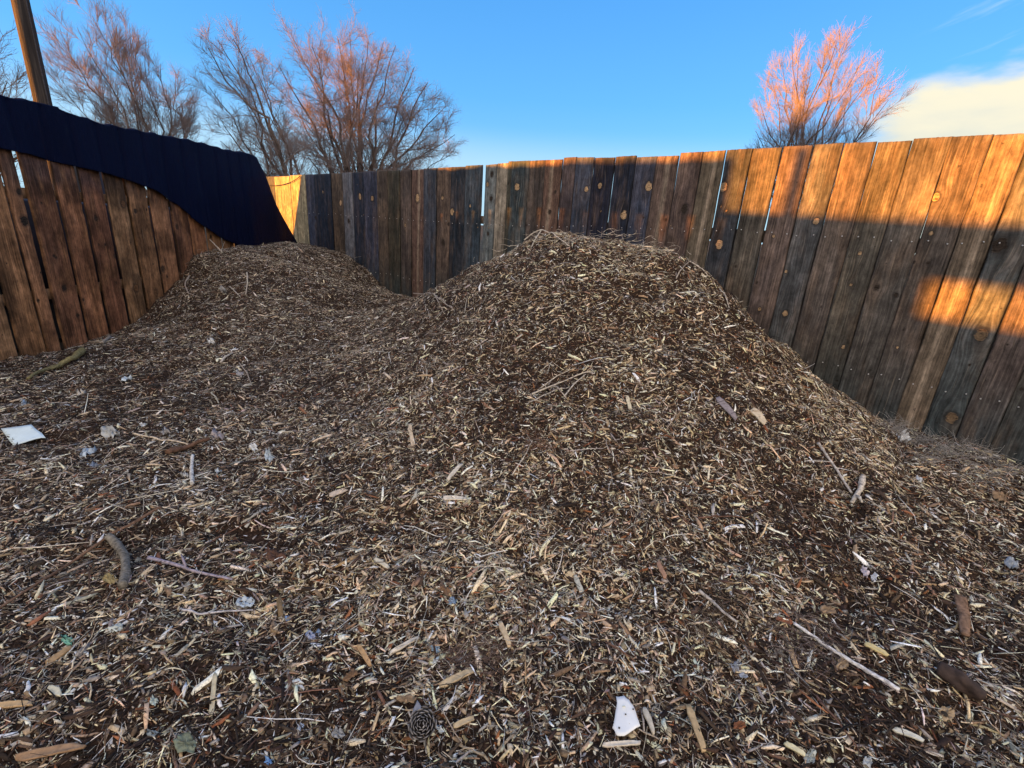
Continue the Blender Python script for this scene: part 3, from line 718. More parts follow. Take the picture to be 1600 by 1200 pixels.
def chips(n, med, pfn, aspect=(.14, .42), lift=.004, tilt=.28, bright=1.0, spread=.45):
    x, y = scatter(n, pfn); T0, B0, N0 = frames(x, y, np.abs(RNG.normal(0, tilt, n)) + .05)
    l = med * RNG.lognormal(0, spread, n); l = np.clip(l, .006, .11)
    asp = RNG.uniform(*aspect, n); w = np.clip(l * asp, .0022, .017); th = np.clip(w * RNG.uniform(.15, .6, n), .0009, .006)
    c = np.stack([x, y, H(x, y)], 1) + N0 * (RNG.uniform(-.6, 1.0, n)[:, None] * lift + th[:, None] * .3)
    bend = RNG.normal(0, .045, n) * l; sk = RNG.normal(0, .45, (n, 2)); tp = RNG.uniform(.35, 1.0, (n, 2))
    V = np.empty((n, 12, 3)); k = 0
    for si, s in enumerate((-1, 0, 1)):
        hw = w * (tp[:, 0] if si == 0 else tp[:, 1] if si == 2 else 1.0) / 2
        ctr = c + T0 * (s * l / 2)[:, None] + B0 * ((0 if s else 1) * bend)[:, None] + N0 * ((0 if s else 1) * np.abs(bend) * .5)[:, None]
        for a, b in ((-1, 0), (1, 0), (1, 1), (-1, 1)):
            jit = T0 * (a * (sk[:, 0 if s < 0 else 1]) * w * (0 if s == 0 else 1))[:, None]
            V[:, k] = ctr + B0 * (a * hw * (1 - .25 * b))[:, None] + N0 * (th * (b - .5))[:, None] + jit; k += 1
    base = np.arange(n)[:, None, None] * 12
    q = [(3, 2, 1, 0), (8, 9, 10, 11)]
    for s in (0, 4):
        q += [(s + 1, s + 2, s + 6, s + 5), (s + 2, s + 3, s + 7, s + 6), (s + 3, s, s + 4, s + 7)]
    F = (base + np.array(q)[None]).reshape(-1, 4)
    P = np.stack([x, y], -1)
    col = palette(n, P, warmth(x, y)) * bright
    C = np.concatenate([np.repeat(col, 12, 0), np.ones((n * 12, 1))], 1)
    return x, y, V, np.array(q), C
def fibres(n, med, pfn, rad=.0009, lift=.012, tilt=.35, bright=1.0, curl=.25):
    x, y = scatter(n, pfn); T0, B0, N0 = frames(x, y, np.abs(RNG.normal(0, tilt, n)) + .05)
    l = np.clip(med * RNG.lognormal(0, .5, n), .015, .30); r = rad * RNG.lognormal(0, .35, n)
    c = np.stack([x, y, H(x, y)], 1) + N0 * (RNG.uniform(.1, 1.0, n) * lift)[:, None]
    b1 = RNG.normal(0, curl, n) * l; b2 = RNG.normal(0, curl * .4, n) * l
    V = np.empty((n, 15, 3)); k = 0
    for s in np.linspace(-1, 1, 5):
        ctr = c + T0 * (s * l / 2)[:, None] + B0 * ((1 - s * s) * b1 + s * (1 - s * s) * b2)[:, None] + N0 * ((1 - s * s) * np.abs(b2) * .6)[:, None]
        rr = r * (1 - .5 * abs(s))
        for j in range(3):
            t = 2 * math.pi * j / 3
            V[:, k] = ctr + B0 * (rr * math.cos(t))[:, None] + N0 * (rr * math.sin(t))[:, None]; k += 1
    q = [(s * 3 + j, s * 3 + (j + 1) % 3, s * 3 + 3 + (j + 1) % 3, s * 3 + 3 + j) for s in range(4) for j in range(3)]
    col = palette(n, np.stack([x, y], -1), warmth(x, y)); l_ = col.mean(1, keepdims=True)
    col = np.clip((col * .6 + l_ * .4) * bright, .01, .8)
    C = np.concatenate([np.repeat(col, 15, 0), np.ones((n * 15, 1))], 1)
    return x, y, V, np.array(q), C
near = lambda d: np.clip((2.1 / d) ** .8, .45, 1.0)
vnear = lambda d: np.clip((1.75 / d) ** 3, .02, 1.0)
Q = 1.0
sets = [chips(int(250000 * Q), .0165, near, (.09, .27), .009, .42, 1.0, .5),
        chips(int(170000 * Q), .0100, near, (.18, .5), .006, .5, .8),
        chips(int(70000 * Q), .0245, near, (.045, .11), .013, .36, 1.15, .5),
        chips(int(7000 * Q), .029, near, (.10, .26), .014, .36, 1.1, .45),
        chips(int(26000 * Q), .011, vnear, (.3, .8), .006, .4, .85),
        fibres(int(80000 * Q), .040, near, .0009, .011, .35, .75, .14),
        fibres(int(3500 * Q), .11, near, .0014, .020, .25, 1.0, .10)]
def build_chips(name, sel_k, parent=None, off=None):
    VV = []; FF = []; CC = []; nb = 0
    for x, y, V, q, C in sets:
        m = region(x, y) == sel_k; n_ = m.sum(); k = V.shape[1]
        VV.append(V[m].reshape(-1, 3)); FF.append((nb + np.arange(n_)[:, None, None] * k + q[None]).reshape(-1, 4))
        CC.append(C.reshape(-1, k, 4)[m].reshape(-1, 4)); nb += n_ * k
    o = npmesh(name, np.concatenate(VV), [np.concatenate(FF)], M_CHIP, parent, {'Col': ('FLOAT_COLOR', np.concatenate(CC))}, False, off)
    tag(o, kind='stuff'); return o
o = build_chips('wood_chips', 0); tag(o, 'litter of wood chips, bark shreds and twigs covering the flat yard floor', 'wood chips')
build_chips('wood_chips', 1, pileA, pileA.location); build_chips('wood_chips', 2, pileB, pileB.location)


# ------------------------------------------------------------------ sticks, scraps and other things lying on the mulch
def land(u, v):
    d = ray(u, v); d = d / np.linalg.norm(d)
    t = np.linspace(.6, 11, 2600); P = np.array([0, 0, EYE]) + d * t[:, None]
    ok_ = inside(P[:, 0], P[:, 1], .01); g_ = np.where(ok_, P[:, 2] - H(P[:, 0], P[:, 1]) - .004, 9.0)
    hit_ = g_ < 0; i = int(np.argmax(hit_)) if hit_.any() else int(np.argmin(g_))
    p = P[i].copy(); p[2] = min(p[2], float(H(p[0], p[1])) + .05) if not hit_.any() else p[2]; return p
def nrm_at(p): return surf_normal(np.array([p[0]]), np.array([p[1]]))[0]
def stick(label, px, wpx, col, lift=.006, name='stick', cat='stick', arch=0.0, taper=.45, branches=(), flat=1.0, pts3=None):
    P = [land(u, v) for u, v in px] if pts3 is None else pts3
    P = np.array(P); s = np.linspace(0, len(P) - 1, max(10, 7 * len(P))); i = np.arange(len(P))
    Q_ = np.stack([np.interp(s, i, P[:, k]) for k in range(3)], 1)
    for _ in range(2): Q_[1:-1] = (Q_[:-2] + 2 * Q_[1:-1] + Q_[2:]) / 4
    dep = float((Q_.mean(0) - np.array([0, 0, EYE])) @ _f); r = wpx / 734 * dep / 2
    if pts3 is None:
        Q_[:, 2] = np.maximum(Q_[:, 2], H(Q_[:, 0], Q_[:, 1]) + r * .2) + lift + r * .7
    Q_[:, 2] += arch * np.sin(np.linspace(0, math.pi, len(Q_)))
    q = np.linspace(0, 1, len(Q_)); rr = r * (1 - taper * q) 
    mb = MB(); mb.tube(Q_, rr, 10, col, True, flat, .55)
    for (a, u, v) in branches:
        st_ = Q_[int(a * (len(Q_) - 1))]; e_ = land(u, v) + np.array([0, 0, lift + r])
        m_ = (st_ + e_) / 2 + np.array([0, 0, .01]); mb.tube([st_, m_, e_], [r * .7, r * .55, r * .3], 6, col)
    o = mb.build(name, M_STICK, None, True); off = Q_[0].copy(); o.location = off
    o.data.transform(Matrix.Translation(-Vector(off))); return tag(o, label, cat)
def scrap(label, px, col, th=.0018, lift=.008, name='plastic_scrap', cat='scrap', mat=None, crumple=.0, holes=(), seed=0, ragged=.0):
    """a flat or crumpled piece with real thickness lying on the mulch; px is its outline"""
    rs = np.random.default_rng(seed + 5)
    c = np.mean(np.array(px), 0); pc = land(*c); n_ = nrm_at(pc) * .6 + np.array([0, -.12, .5]); n_ /= np.linalg.norm(n_)
    base = pc + n_ * lift
    out_ = []
    for i in range(len(px)):
        a, b = np.array(px[i], float), np.array(px[(i + 1) % len(px)], float)
        for q in np.linspace(0, 1, 4)[:-1]:
            p = a + (b - a) * q + rs.normal(0, ragged, 2)
            d = ray(*p); t = ((base - np.array([0, 0, EYE])) @ n_) / (d @ n_); out_.append(np.array([0, 0, EYE]) + d * t)
    O = np.array(out_); ctr = O.mean(0); k = len(O)
    size = np.linalg.norm(O - ctr, axis=1).mean()
    rings = [O, ctr + (O - ctr) * .78, ctr + (O - ctr) * .5, ctr + (O - ctr) * .22]
    V = []; 
    for ri, rg_ in enumerate(rings):
        w = rs.normal(0, 1, len(rg_)) * crumple * size + .05 * size * (1 - ri / 3) * np.sin(np.arange(k) * 2 * math.pi / k * 2)
        V.append(rg_ + w[:, None] * n_)
    V.append(ctr[None] + n_ * crumple * size * rs.normal()); V = np.concatenate(V)
    top = V + n_ * th; N_ = len(V)
    F = []
    for r_ in range(3):
        for j in range(k):
            a, b, c_, d_ = r_ * k + j, r_ * k + (j + 1) % k, (r_ + 1) * k + (j + 1) % k, (r_ + 1) * k + j
            F += [(a, b, c_, d_), (a + N_, d_ + N_, c_ + N_, b + N_)]
    for j in range(k):
        a, b = 3 * k + j, 3 * k + (j + 1) % k
        F += [(a, b, N_ - 1), (a + N_, 2 * N_ - 1, b + N_), (j, j + N_, (j + 1) % k + N_, (j + 1) % k)]
    mb = MB(); mb.add(np.concatenate([V, top]), F, col)
    for (u, v, w) in holes:
        d = ray(u, v); t = ((base - np.array([0, 0, EYE])) @ n_) / (d @ n_); p = np.array([0, 0, EYE]) + d * t + n_ * (th + .0022)
        r = w / 734 * (t * np.linalg.norm(d)) / 2
        e1 = np.cross(n_, [1, 0, 0]); e1 /= np.linalg.norm(e1); e2 = np.cross(n_, e1)
        R8 = [p + r * (e1 * math.cos(a) * rs.uniform(.7, 1.2) + e2 * math.sin(a)) for a in np.linspace(0, 2 * math.pi, 9)[:-1]]
        mb.add(R8 + [x + n_ * .0012 for x in R8], [tuple(range(8, 16))] + [(j, (j + 1) % 8, 8 + (j + 1) % 8, 8 + j) for j in range(8)], (.03, .025, .02))
    o = mb.build(name, mat or M_PLAST); o.location = pc; o.data.transform(Matrix.Translation(-Vector(pc)))
    return tag(o, label, cat)
def blob(u, v, w, h=None, ang=0.0, k=7, seed=0):
    rs = np.random.default_rng(seed); h = h or w * .6
    return [(u + w / 2 * math.cos(a) * rs.uniform(.7, 1.15) * math.cos(ang) - h / 2 * math.sin(a) * math.sin(ang) * rs.uniform(.7, 1.2),
             v + w / 2 * math.cos(a) * math.sin(ang) + h / 2 * math.sin(a) * math.cos(ang) * rs.uniform(.7, 1.2)) for a in np.linspace(0, 2 * math.pi, k + 1)[:-1]]
WH = (.72, .74, .74); BW = (.50, .58, .64); BL_ = (.24, .34, .50); GRY = (.36, .35, .36); TAN = (.52, .40, .24); PALE = (.62, .55, .44)
scrap('white torn-edged square sheet lying flat near the left edge of the photo', [(2, 671), (50, 665), (72, 683), (48, 690), (22, 697)], (.60, .72, .76), .004, .016, 'white_sheet', 'sheet', ragged=.6)
scrap('white curved shard with small dark specks in the middle of the foreground', [(963, 1090), (975, 1089), (986, 1099), (994, 1114), (1000, 1134), (986, 1144), (975, 1152), (965, 1150), (957, 1138), (962, 1112)], (.74, .76, .76), .003, .016, 'white_shard', 'shard',
      holes=[(989, 1110, 2.2), (977, 1118, 2), (967, 1139, 2.4)], ragged=.6)
scrap('grey pointed flake leaning beside the dark pine cone', [(652, 1094), (661, 1110), (657, 1120), (648, 1128), (642, 1118)], (.30, .29, .30), .003, .014, 'bark_flake', 'flake', M_V, .05)
SC = [(329, 533, 13, 9, 0, WH, 'small white scrap on the slope of the corner mulch mound', 1), (397, 700, 15, 12, .4, WH, 'white chip-shaped scrap left of the middle, the upper of two close together', 2),
      (420, 714, 20, 14, .8, BW, 'crumpled bluish white scrap just below a flat white scrap, left of middle', 3), (136, 707, 30, 9, -.3, BW, 'narrow white scrap to the right of the large white sheet', 4),
      (147, 727, 26, 9, .1, (.20, .25, .34), 'dull blue grey scrap just below the narrow white scrap', 5), (37, 634, 10, 18, .3, BW, 'small upright pale blue scrap behind the large white sheet', 6),
      (172, 677, 34, 14, 0, (.40, .42, .42), 'crumpled grey scrap midway between the white sheet and a tan stem', 7), (222, 664, 11, 6, 0, WH, 'tiny white flat scrap near the start of the tan stem', 8),
      (260, 676, 18, 12, .3, (.42, .40, .38), 'pale grey flake above the tan stem at left', 9), (340, 681, 22, 14, .2, (.34, .30, .30), 'dusty pinkish grey flake left of the middle', 10),
      (199, 592, 18, 5, -.2, BW, 'thin pale scrap on the slope below the left fence', 11), (128, 616, 18, 7, -.1, PALE, 'cream flake on the ground below the left fence', 12),
      (375, 583, 12, 8, 0, GRY, 'small grey flake beside a slanting twig on the left slope', 13), (383, 943, 32, 18, -.3, BW, 'lacy crumpled pale blue scrap at the end of a thin twig', 14),
      (486, 994, 16, 14, .5, (.46, .52, .70), 'crumpled pale blue scrap, left one of a touching pair', 15), (500, 986, 11, 9, 0, BL_, 'small blue scrap, right one of a touching pair', 16),
      (449, 967, 9, 10, 1, BL_, 'tiny blue scrap up and left of the blue pair', 17), (706, 940, 14, 13, .8, (.30, .42, .58), 'blue folded scrap in the middle foreground beneath a brown leaf', 18),
      (680, 1013, 13, 14, 1.2, (.28, .40, .52), 'blue grey scrap above the tangled brown roots', 19), (470, 1135, 8, 14, .7, (.42, .52, .70), 'light blue sliver up and left of a bright blue scrap at the bottom', 20),
      (420, 1190, 11, 12, 0, (.16, .32, .60), 'bright blue square scrap at the bottom edge', 21), (409, 1064, 12, 10, .5, (.30, .38, .44), 'slate blue scrap in the lower left foreground', 22),
      (243, 1148, 42, 9, .12, (.26, .32, .36), 'long bluish grey strip in the lower left foreground', 23), (107, 1001, 22, 15, .2, (.16, .40, .32), 'small green scrap with a blue tip at left', 24),
      (240, 1096, 15, 15, .3, (.46, .54, .50), 'pale greenish flake above the long bluish strip', 25), (181, 981, 26, 12, -.5, (.50, .55, .52), 'pale crumpled scrap above and right of the green scrap', 26),
      (1150, 1042, 16, 20, .8, (.26, .28, .33), 'dark grey crumpled film in the right foreground', 27), (1162, 1056, 14, 9, .2, (.34, .38, .46), 'blue grey flap of film beside the dark crumpled film', 28),
      (1412, 683, 26, 16, .3, (.66, .70, .74), 'white rag caught in weeds at the foot of the fence', 29), (1436, 748, 7, 14, -.5, WH, 'small bright white sliver below the fence weeds at right', 30),
      (1351, 893, 10, 22, -.5, (.56, .50, .54), 'pinkish white petal-like flake at right', 31), (1366, 901, 12, 14, 0, (.66, .68, .72), 'round white flake beside the pinkish one', 32),
      (1265, 1182, 20, 34, .2, (.46, .50, .48), 'pale grey torn piece at the bottom edge, right of centre', 33), (1358, 1190, 16, 18, .2, (.52, .54, .52), 'whitish piece on the bottom edge, farther right', 34),
      (349, 454, 12, 7, .3, (.50, .50, .50), 'grey white flake high on the corner mulch mound', 35), (289, 742, 18, 8, .2, (.5, .5, .48), 'small pale flake up and left of the upright white stick', 36),
      (340, 736, 12, 7, 0, (.56, .62, .66), 'tiny pale blue flake right of the upright white stick', 37), (528, 1146, 26, 20, .3, (.30, .31, .32), 'crumpled grey leaf-like film left of the pine cone', 38),
      (1580, 880, 26, 14, .6, (.40, .44, .48), 'grey blue scrap near the right edge', 39), (687, 1139, 16, 8, .7, (.62, .68, .70), 'small white flake touching the right side of the pine cone', 40)]
for (u, v, w, h, a, c, lab, sd) in SC: scrap(lab, blob(u, v, w, h, a, 7, sd), c, .0012, .008, crumple=.30 if max(w, h) > 10 else .2, seed=sd, ragged=1.1)
LV = [(290, 1163, 40, 32, .2, (.17, .20, .15), 'large dull green leaf at the bottom left', 1), (696, 922, 26, 14, .5, (.20, .12, .07), 'brown curled leaf above the blue folded scrap', 2), (1477, 1115, 32, 26, .2, (.36, .27, .17), 'round tan leaf with a hole below the dark log', 3),
      (1293, 953, 26, 16, .3, (.30, .21, .13), 'tan leaf beside a dark hollow at right', 4), (1228, 970, 30, 10, .3, (.28, .12, .07), 'reddish bark leaf at the upper end of the long pale stick', 5), (1316, 1036, 20, 22, .4, (.33, .24, .15), 'tan triangular leaf touching the long pale stick', 6),
      (548, 1055, 30, 14, -.6, (.22, .13, .07), 'brown leaf in the lower foreground left of centre', 7), (430, 868, 44, 20, .2, (.12, .065, .045), 'dark reddish brown curled bark leaf at left of centre', 8), (636, 1092, 30, 14, .1, (.27, .19, .12), 'tan wavy leaf above the pine cone', 9),
      (1560, 775, 30, 14, .4, (.26, .18, .11), 'tan leaf near the right edge below the fence', 10), (1166, 1112, 0, 0, 0, None, '', 0), (1155, 1133, 24, 16, -.2, (.24, .10, .05), 'rust coloured leaf in the right foreground', 11), (172, 905, 24, 16, .2, (.34, .27, .13), 'yellowish star-like leaf beside the bent grey stick', 12)]
for (u, v, w, h, a, c, lab, sd) in LV:
    if c is not None: scrap(lab, blob(u, v, w, h, a, 9, sd + 60), c, .0012, .013, 'leaf', 'leaf', M_V, .16, seed=sd + 60, ragged=.8, holes=[(1474, 1116, 7)] if sd == 3 else ())
# big pale chips (outlines)
def slab(u0, v0, u1, v1, w, col, lab, lift=.007, nm='wood_splinter'):
    a = np.array([u0, v0], float); b = np.array([u1, v1], float); t = (b - a) / np.linalg.norm(b - a); n_ = np.array([-t[1], t[0]]) * w / 2 * .8; L_ = b - a
    r4 = np.random.default_rng(int(u0 + v0)).uniform(-1, 1, 6); px = [a - n_ * .8 + L_ * .03 * r4[0], a + L_ * .3 - n_, a + L_ * (.85 + .08 * r4[1]) - n_ * .95, b - n_ * (.3 + .5 * r4[2]), b + n_ * .75 + L_ * .05 * r4[3], a + L_ * .6 + n_ * .9, a + L_ * (.12 + .08 * r4[4]) + n_ * 1.0, a + n_ * .4 - L_ * .05]
    return scrap(lab, [tuple(p) for p in px], col, .007, lift, nm, 'wood chip', M_V, .0, seed=int(u0), ragged=.3)
SL = [(688, 1073, 738, 1049, 13, TAN, 'large yellow tan wood chip above and right of the pine cone'), (709, 1136, 741, 1122, 11, TAN, 'short thick tan chip to the right of the pine cone'), (943, 1166, 1001, 1162, 9, PALE, 'pale stick-like chip just below the white shard'),
      (337, 1055, 330, 1122, 9, (.50, .44, .30), 'long narrow upright chip in the lower left foreground'), (76, 1078, 97, 1085, 18, (.60, .55, .40), 'square cream chip at left'), (0, 1104, 50, 1100, 12, (.50, .34, .18), 'wide orange tan chip on the left edge of the foreground'),
      (693, 779, 729, 780, 8, PALE, 'short pale round-ended chip in the middle of the big mound foot'), (516, 775, 543, 765, 9, (.50, .42, .34), 'pinkish tan chip left of the big mound foot'), (610, 1022, 656, 996, 7, PALE, 'long pale chip slanting above the tangled brown roots'),
      (781, 974, 797, 1012, 10, (.55, .42, .26), 'tan splinter standing near the top of the root tangle'), (560, 1010, 580, 1042, 10, (.44, .28, .14), 'orange brown splinter left of the long pale chip'), (585, 874, 608, 889, 8, (.66, .60, .46), 'pair-like pale splinter left of the foot of the big mound'),
      (640, 664, 646, 700, 8, (.52, .42, .30), 'tan upright splinter on the left shoulder of the big mound'), (700, 750, 722, 725, 7, PALE, 'pale splinter slanting on the lower left of the big mound'), (1075, 1105, 1100, 1175, 12, (.46, .33, .18), 'long orange tan splinter right of the white shard'),
      (1006, 1108, 1022, 1148, 9, (.50, .45, .36), 'greyish splinter touching the right side of the white shard'), (1175, 640, 1195, 662, 12, (.55, .47, .34), 'cream splinter high on the right flank of the big mound'), (1121, 623, 1150, 655, 11, (.24, .21, .22), 'grey weathered splinter on the upper right flank of the big mound'),
      (980, 620, 986, 650, 7, (.60, .52, .36), 'pale upright splinter near the middle of the big mound'), (898, 900, 910, 930, 10, (.44, .44, .38), 'greenish grey splinter in front of the big mound'), (885, 905, 893, 895, 14, TAN, 'short curled tan chip beside a greenish grey splinter'),
      (1028, 880, 1040, 905, 9, (.34, .20, .13), 'reddish bark splinter in front of the big mound'), (1352, 1007, 1388, 1025, 8, (.58, .48, .24), 'yellow splinter right of the long pale stick'), (1396, 1140, 1442, 1158, 9, (.55, .54, .46), 'pale grey splinter in the lower right corner area'),
      (1226, 1162, 1256, 1180, 9, (.60, .55, .36), 'pale yellow splinter near the bottom right of centre'), (73, 1040, 112, 1012, 9, (.40, .26, .13), 'orange brown splinter below the green scrap'), (1575, 870, 0, 0, 0, None, ''), (30, 1185, 135, 1165, 16, (.30, .19, .11), 'long brown bark splinter in the bottom left corner')]
for (a, b, c, d_, w, col, lab) in SL:
    if col is not None: slab(a, b, c, d_, w, col, lab)
# sticks
stick('bent thick grey stick lying at the left', [(170, 847), (186, 858), (198, 880), (200, 900), (194, 924)], 13, (.17, .155, .13), .012, taper=.1)
stick('mauve forked twig right of the bent thick grey stick', [(233, 877), (263, 884), (300, 897), (363, 911)], 6, (.30, .26, .30), .01, 'twig', 'twig', branches=[(.6, 284, 872)])
stick('thin pale twig ending at the lacy blue scrap', [(283, 958), (312, 966), (350, 961), (396, 959)], 4, (.42, .40, .40), .012, 'twig', 'twig')
stick('long thin brown stick crossing the left foreground', [(252, 798), (205, 826), (160, 852), (110, 888), (50, 925), (-20, 972)], 5, (.17, .105, .07), .014, taper=.3)
stick('short thick brown stick below the tan stem at left', [(262, 712), (295, 703), (328, 690)], 9, (.13, .075, .05), .008)
stick('thin tan stem at left above a short brown stick', [(209, 681), (250, 691), (298, 700)], 3.2, (.50, .42, .32), .010, 'stem', 'stem', taper=.2)
stick('upright white stick left of the middle', [(302, 716), (300, 738), (301, 761)], 5, (.56, .54, .50), .012, taper=-.1)
stick('long straight pale stick in the right foreground', [(1238, 981), (1290, 1018), (1345, 1052), (1402, 1086)], 5, (.60, .58, .56), .016, taper=-.3)
stick('greyish stick left of the long pale stick', [(1091, 929), (1110, 944), (1128, 962), (1150, 979)], 6, (.40, .36, .32), .012)
stick('thin straight grey stick on the right flank of the big mound', [(1277, 697), (1303, 735), (1329, 776)], 4, (.46, .42, .38), .014, taper=.2)
stick('short forked weathered stick at the right foot of the mound', [(1347, 751), (1342, 772), (1328, 793)], 9, (.50, .45, .38), .014, branches=[(.75, 1344, 793)])
stick('flattened brown bark stake in the right foreground', [(1497, 940), (1502, 970), (1504, 1000)], 15, (.19, .12, .08), .01, taper=.2, flat=.45)
stick('mossy yellow branch lying at the foot of the left fence', [(130, 553), (114, 566), (96, 576), (70, 584), (45, 598)], 11, (.20, .17, .08), .01, 'branch', 'branch', taper=.7)
stick('pale broken branch end against the foot of the left fence', [(172, 530), (160, 539), (140, 537)], 5, (.34, .29, .23), .01, 'branch', 'branch')
TW = [([(831, 618), (878, 600), (925, 584)], 3.5, 'pale twig, longest of the bundle on the face of the big mound'), ([(881, 622), (897, 603), (915, 587)], 3.2, 'pale twig on the right side of the bundle on the big mound'), ([(862, 605), (874, 613), (885, 625)], 3.5, 'short pale twig crossing the lower end of the bundle'),
      ([(840, 612), (868, 592), (895, 578)], 2.6, 'thin twig along the upper side of the bundle on the big mound'), ([(822, 636), (850, 620), (890, 607)], 2.6, 'thin twig below the bundle on the big mound'),
      ([(646, 446), (678, 464), (709, 487)], 3.2, 'pale forked twig in the dip between the two mounds'), ([(819, 377), (832, 367), (846, 361), (868, 371), (890, 387)], 3.0, 'bowed pale twig on the crest of the big mound'), ([(846, 361), (838, 374), (829, 390)], 3.0, 'straight pale twig leaning off the crest of the big mound'),
      ([(1056, 437), (1066, 422), (1077, 410)], 3.0, 'pale twig sticking up on the right shoulder of the big mound'), ([(1077, 410), (1092, 420), (1106, 433)], 2.8, 'pale twig lying down the right shoulder of the big mound'), ([(1124, 453), (1133, 466), (1139, 484)], 3.2, 'bowed twig hanging over the right edge of the mound by the fence'),
      ([(296, 432), (289, 447), (294, 460), (312, 466)], 3.0, 'hooked pale twig at the left shoulder of the corner mound'), ([(386, 427), (387, 444), (384, 462)], 2.8, 'upright twig on the face of the corner mound'), ([(359, 449), (367, 457), (376, 466)], 2.6, 'short twig beside the grey white flake on the corner mound'),
      ([(374, 569), (386, 585), (394, 605)], 2.8, 'slanting twig low on the slope of the corner mound'), ([(284, 568), (300, 557), (314, 554)], 0, ''), ([(345, 569), (355, 559), (364, 553)], 5, 'stubby pale twig on the lower slope of the corner mound'), ([(664, 629), (690, 665), (722, 692)], 3.4, 'long dark reddish twig on the left face of the big mound'),
      ([(800, 745), (822, 712), (832, 690)], 3.0, 'pale bowed twig on the lower face of the big mound'), ([(640, 824), (690, 805), (738, 792)], 3.6, 'brown twig lying across the foot of the big mound'), ([(810, 930), (822, 965), (850, 1000)], 3.2, 'dark bowed twig in the foreground left of the root fringe'),
      ([(1113, 700), (1160, 718), (1180, 770)], 2.8, 'thin bowed twig on the lower right face of the mound'), ([(1090, 812), (1130, 811), (1173, 814)], 4, 'reddish twig lying level at the right foot of the mound'), ([(945, 1006), (968, 1021), (992, 1037)], 5, 'orange brown twig above the white shard'),
      ([(1055, 1070), (1085, 1090), (1107, 1103)], 4, 'thin brown twig up and right of the white shard'), ([(330, 850), (355, 838), (402, 812)], 4, 'reddish twig beside the bare patch of soil'), ([(1205, 565), (1222, 590), (1208, 618)], 0, ''), ([(0, 865), (60, 860), (140, 850)], 3.4, 'long thin tan twig along the left edge'),
      ([(1280, 1100), (1320, 1150), (1345, 1180)], 5, 'dark purple brown twig in the bottom right foreground'), ([(420, 1040), (445, 1020), (474, 1003)], 3, 'thin dark twig below the blue pair of scraps')]
for k_, (px, w, lab) in enumerate(TW):
    if w: stick(lab, px, w * .72, [(.52, .46, .38), (.44, .40, .35), (.36, .31, .26)][k_ % 3] if 'dark' not in lab and 'brown' not in lab and 'reddish' not in lab else (.15, .085, .06), .006, 'twig', 'twig', .004, branches=[(.5, 694, 493)] if 'forked' in lab else ())
# a dead stem leaning on the left fence, and one reaching to the back fence
a_, b_ = land(347, 394), on_left(322, 374) + np.array([.05, 0, 0]); stick('small dead stem leaning on the brown fence above the corner mound', None, 2.6, (.42, .36, .30), name='stem', cat='stem', pts3=[a_, (a_ + b_) / 2, b_])
a_, b_ = land(1138, 482), on_back(1164, 470) + np.array([-.03, -.03, 0]); stick('thin stem reaching from the mound edge to the grey fence', None, 2.6, (.42, .38, .32), name='stem', cat='stem', pts3=[a_, (a_ + b_) / 2 + np.array([0, 0, .01]), b_])
def tangle(label, u, v, w, h, n_, ln, ang, col, name='root_tangle', cat='roots', upw=.0, r=.0009, jit=.5):
    rs = np.random.default_rng(int(u)); mb = MB(); c0 = land(u, v)
    for i in range(n_):
        p = land(u + rs.normal(0, w / 2.6), v + rs.normal(0, h / 2.6)); nn = nrm_at(p)
        a = ang + rs.normal(0, jit); d = np.array([math.cos(a), math.sin(a), 0]) * (1 - upw) + nn * upw * rs.uniform(.5, 1.3) + rs.normal(0, .12, 3)
        d /= np.linalg.norm(d); l = ln * rs.uniform(.5, 1.3); cu = rs.normal(0, .18, 3) * l; s = np.linspace(0, 1, 6)[:, None]
        pt = p + nn * rs.uniform(.004, .016) + d * s * l + cu * s * (1 - s) * 2
        pt[:, 2] = np.maximum(pt[:, 2], H(pt[:, 0], pt[:, 1]) + .003)
        k_ = rs.uniform(.5, 1.6); mb.tube(pt, r * np.linspace(1.2, .5, 6), 4, tuple(x * k_ for x in col), False)
    o = mb.build(name, M_STICK, None, True); o.location = c0; o.data.transform(Matrix.Translation(-Vector(c0))); return tag(o, label, cat, None, 'stuff')
tangle('pale straggling twigs fringing the crest of the big mound', 895, 374, 150, 14, 120, .10, .2, (.46, .40, .32), 'twig_fringe', 'twigs', .16, .0013, 1.5)
tangle('straggling twigs on the right end of the big mound crest', 1010, 392, 90, 20, 60, .09, -.2, (.44, .39, .32), 'twig_fringe', 'twigs', .16, .0012, 1.5)
tangle('straggling dark twigs on the crest of the corner mound', 460, 392, 130, 12, 70, .12, .1, (.26, .22, .18), 'twig_fringe', 'twigs', .16, .0013, 1.5)
tangle('matted shreds on the left shoulder of the corner mound', 345, 412, 80, 24, 90, .12, .1, (.24, .19, .15), 'root_tangle', 'roots', .06, .0013, 1.0)
# dark short log
a_, b_ = land(1460, 1052), land(1533, 1100); c = (a_ + b_) / 2; ax = (b_ - a_) / np.linalg.norm(b_ - a_); L_ = np.linalg.norm(b_ - a_)
mb = MB(); q = np.linspace(0, 1, 34); prof = np.interp(q, (0, .015, .05, .3, .5, .7, .93, .98, 1), (.6, .8, .9, .95, 1.1, .92, .85, .7, .35)) * .025
pts = a_ + (b_ - a_) * q[:, None] + np.array([0, 0, .024]); pts[:, 2] += .006 * np.sin(q * 3.1)
mb.tube(pts, prof, 18, (.048, .032, .026), True, .85, .75)
lg = mb.build('short_log', M_STICK, None, True); lg.location = a_; lg.data.transform(Matrix.Translation(-Vector(a_)))
lg.data.materials.clear(); lg.data.materials.append(vcol('log_bark', .8, .25, 45, .6, .004))
tag(lg, 'short dark brown bark covered log in the lower right foreground', 'log')
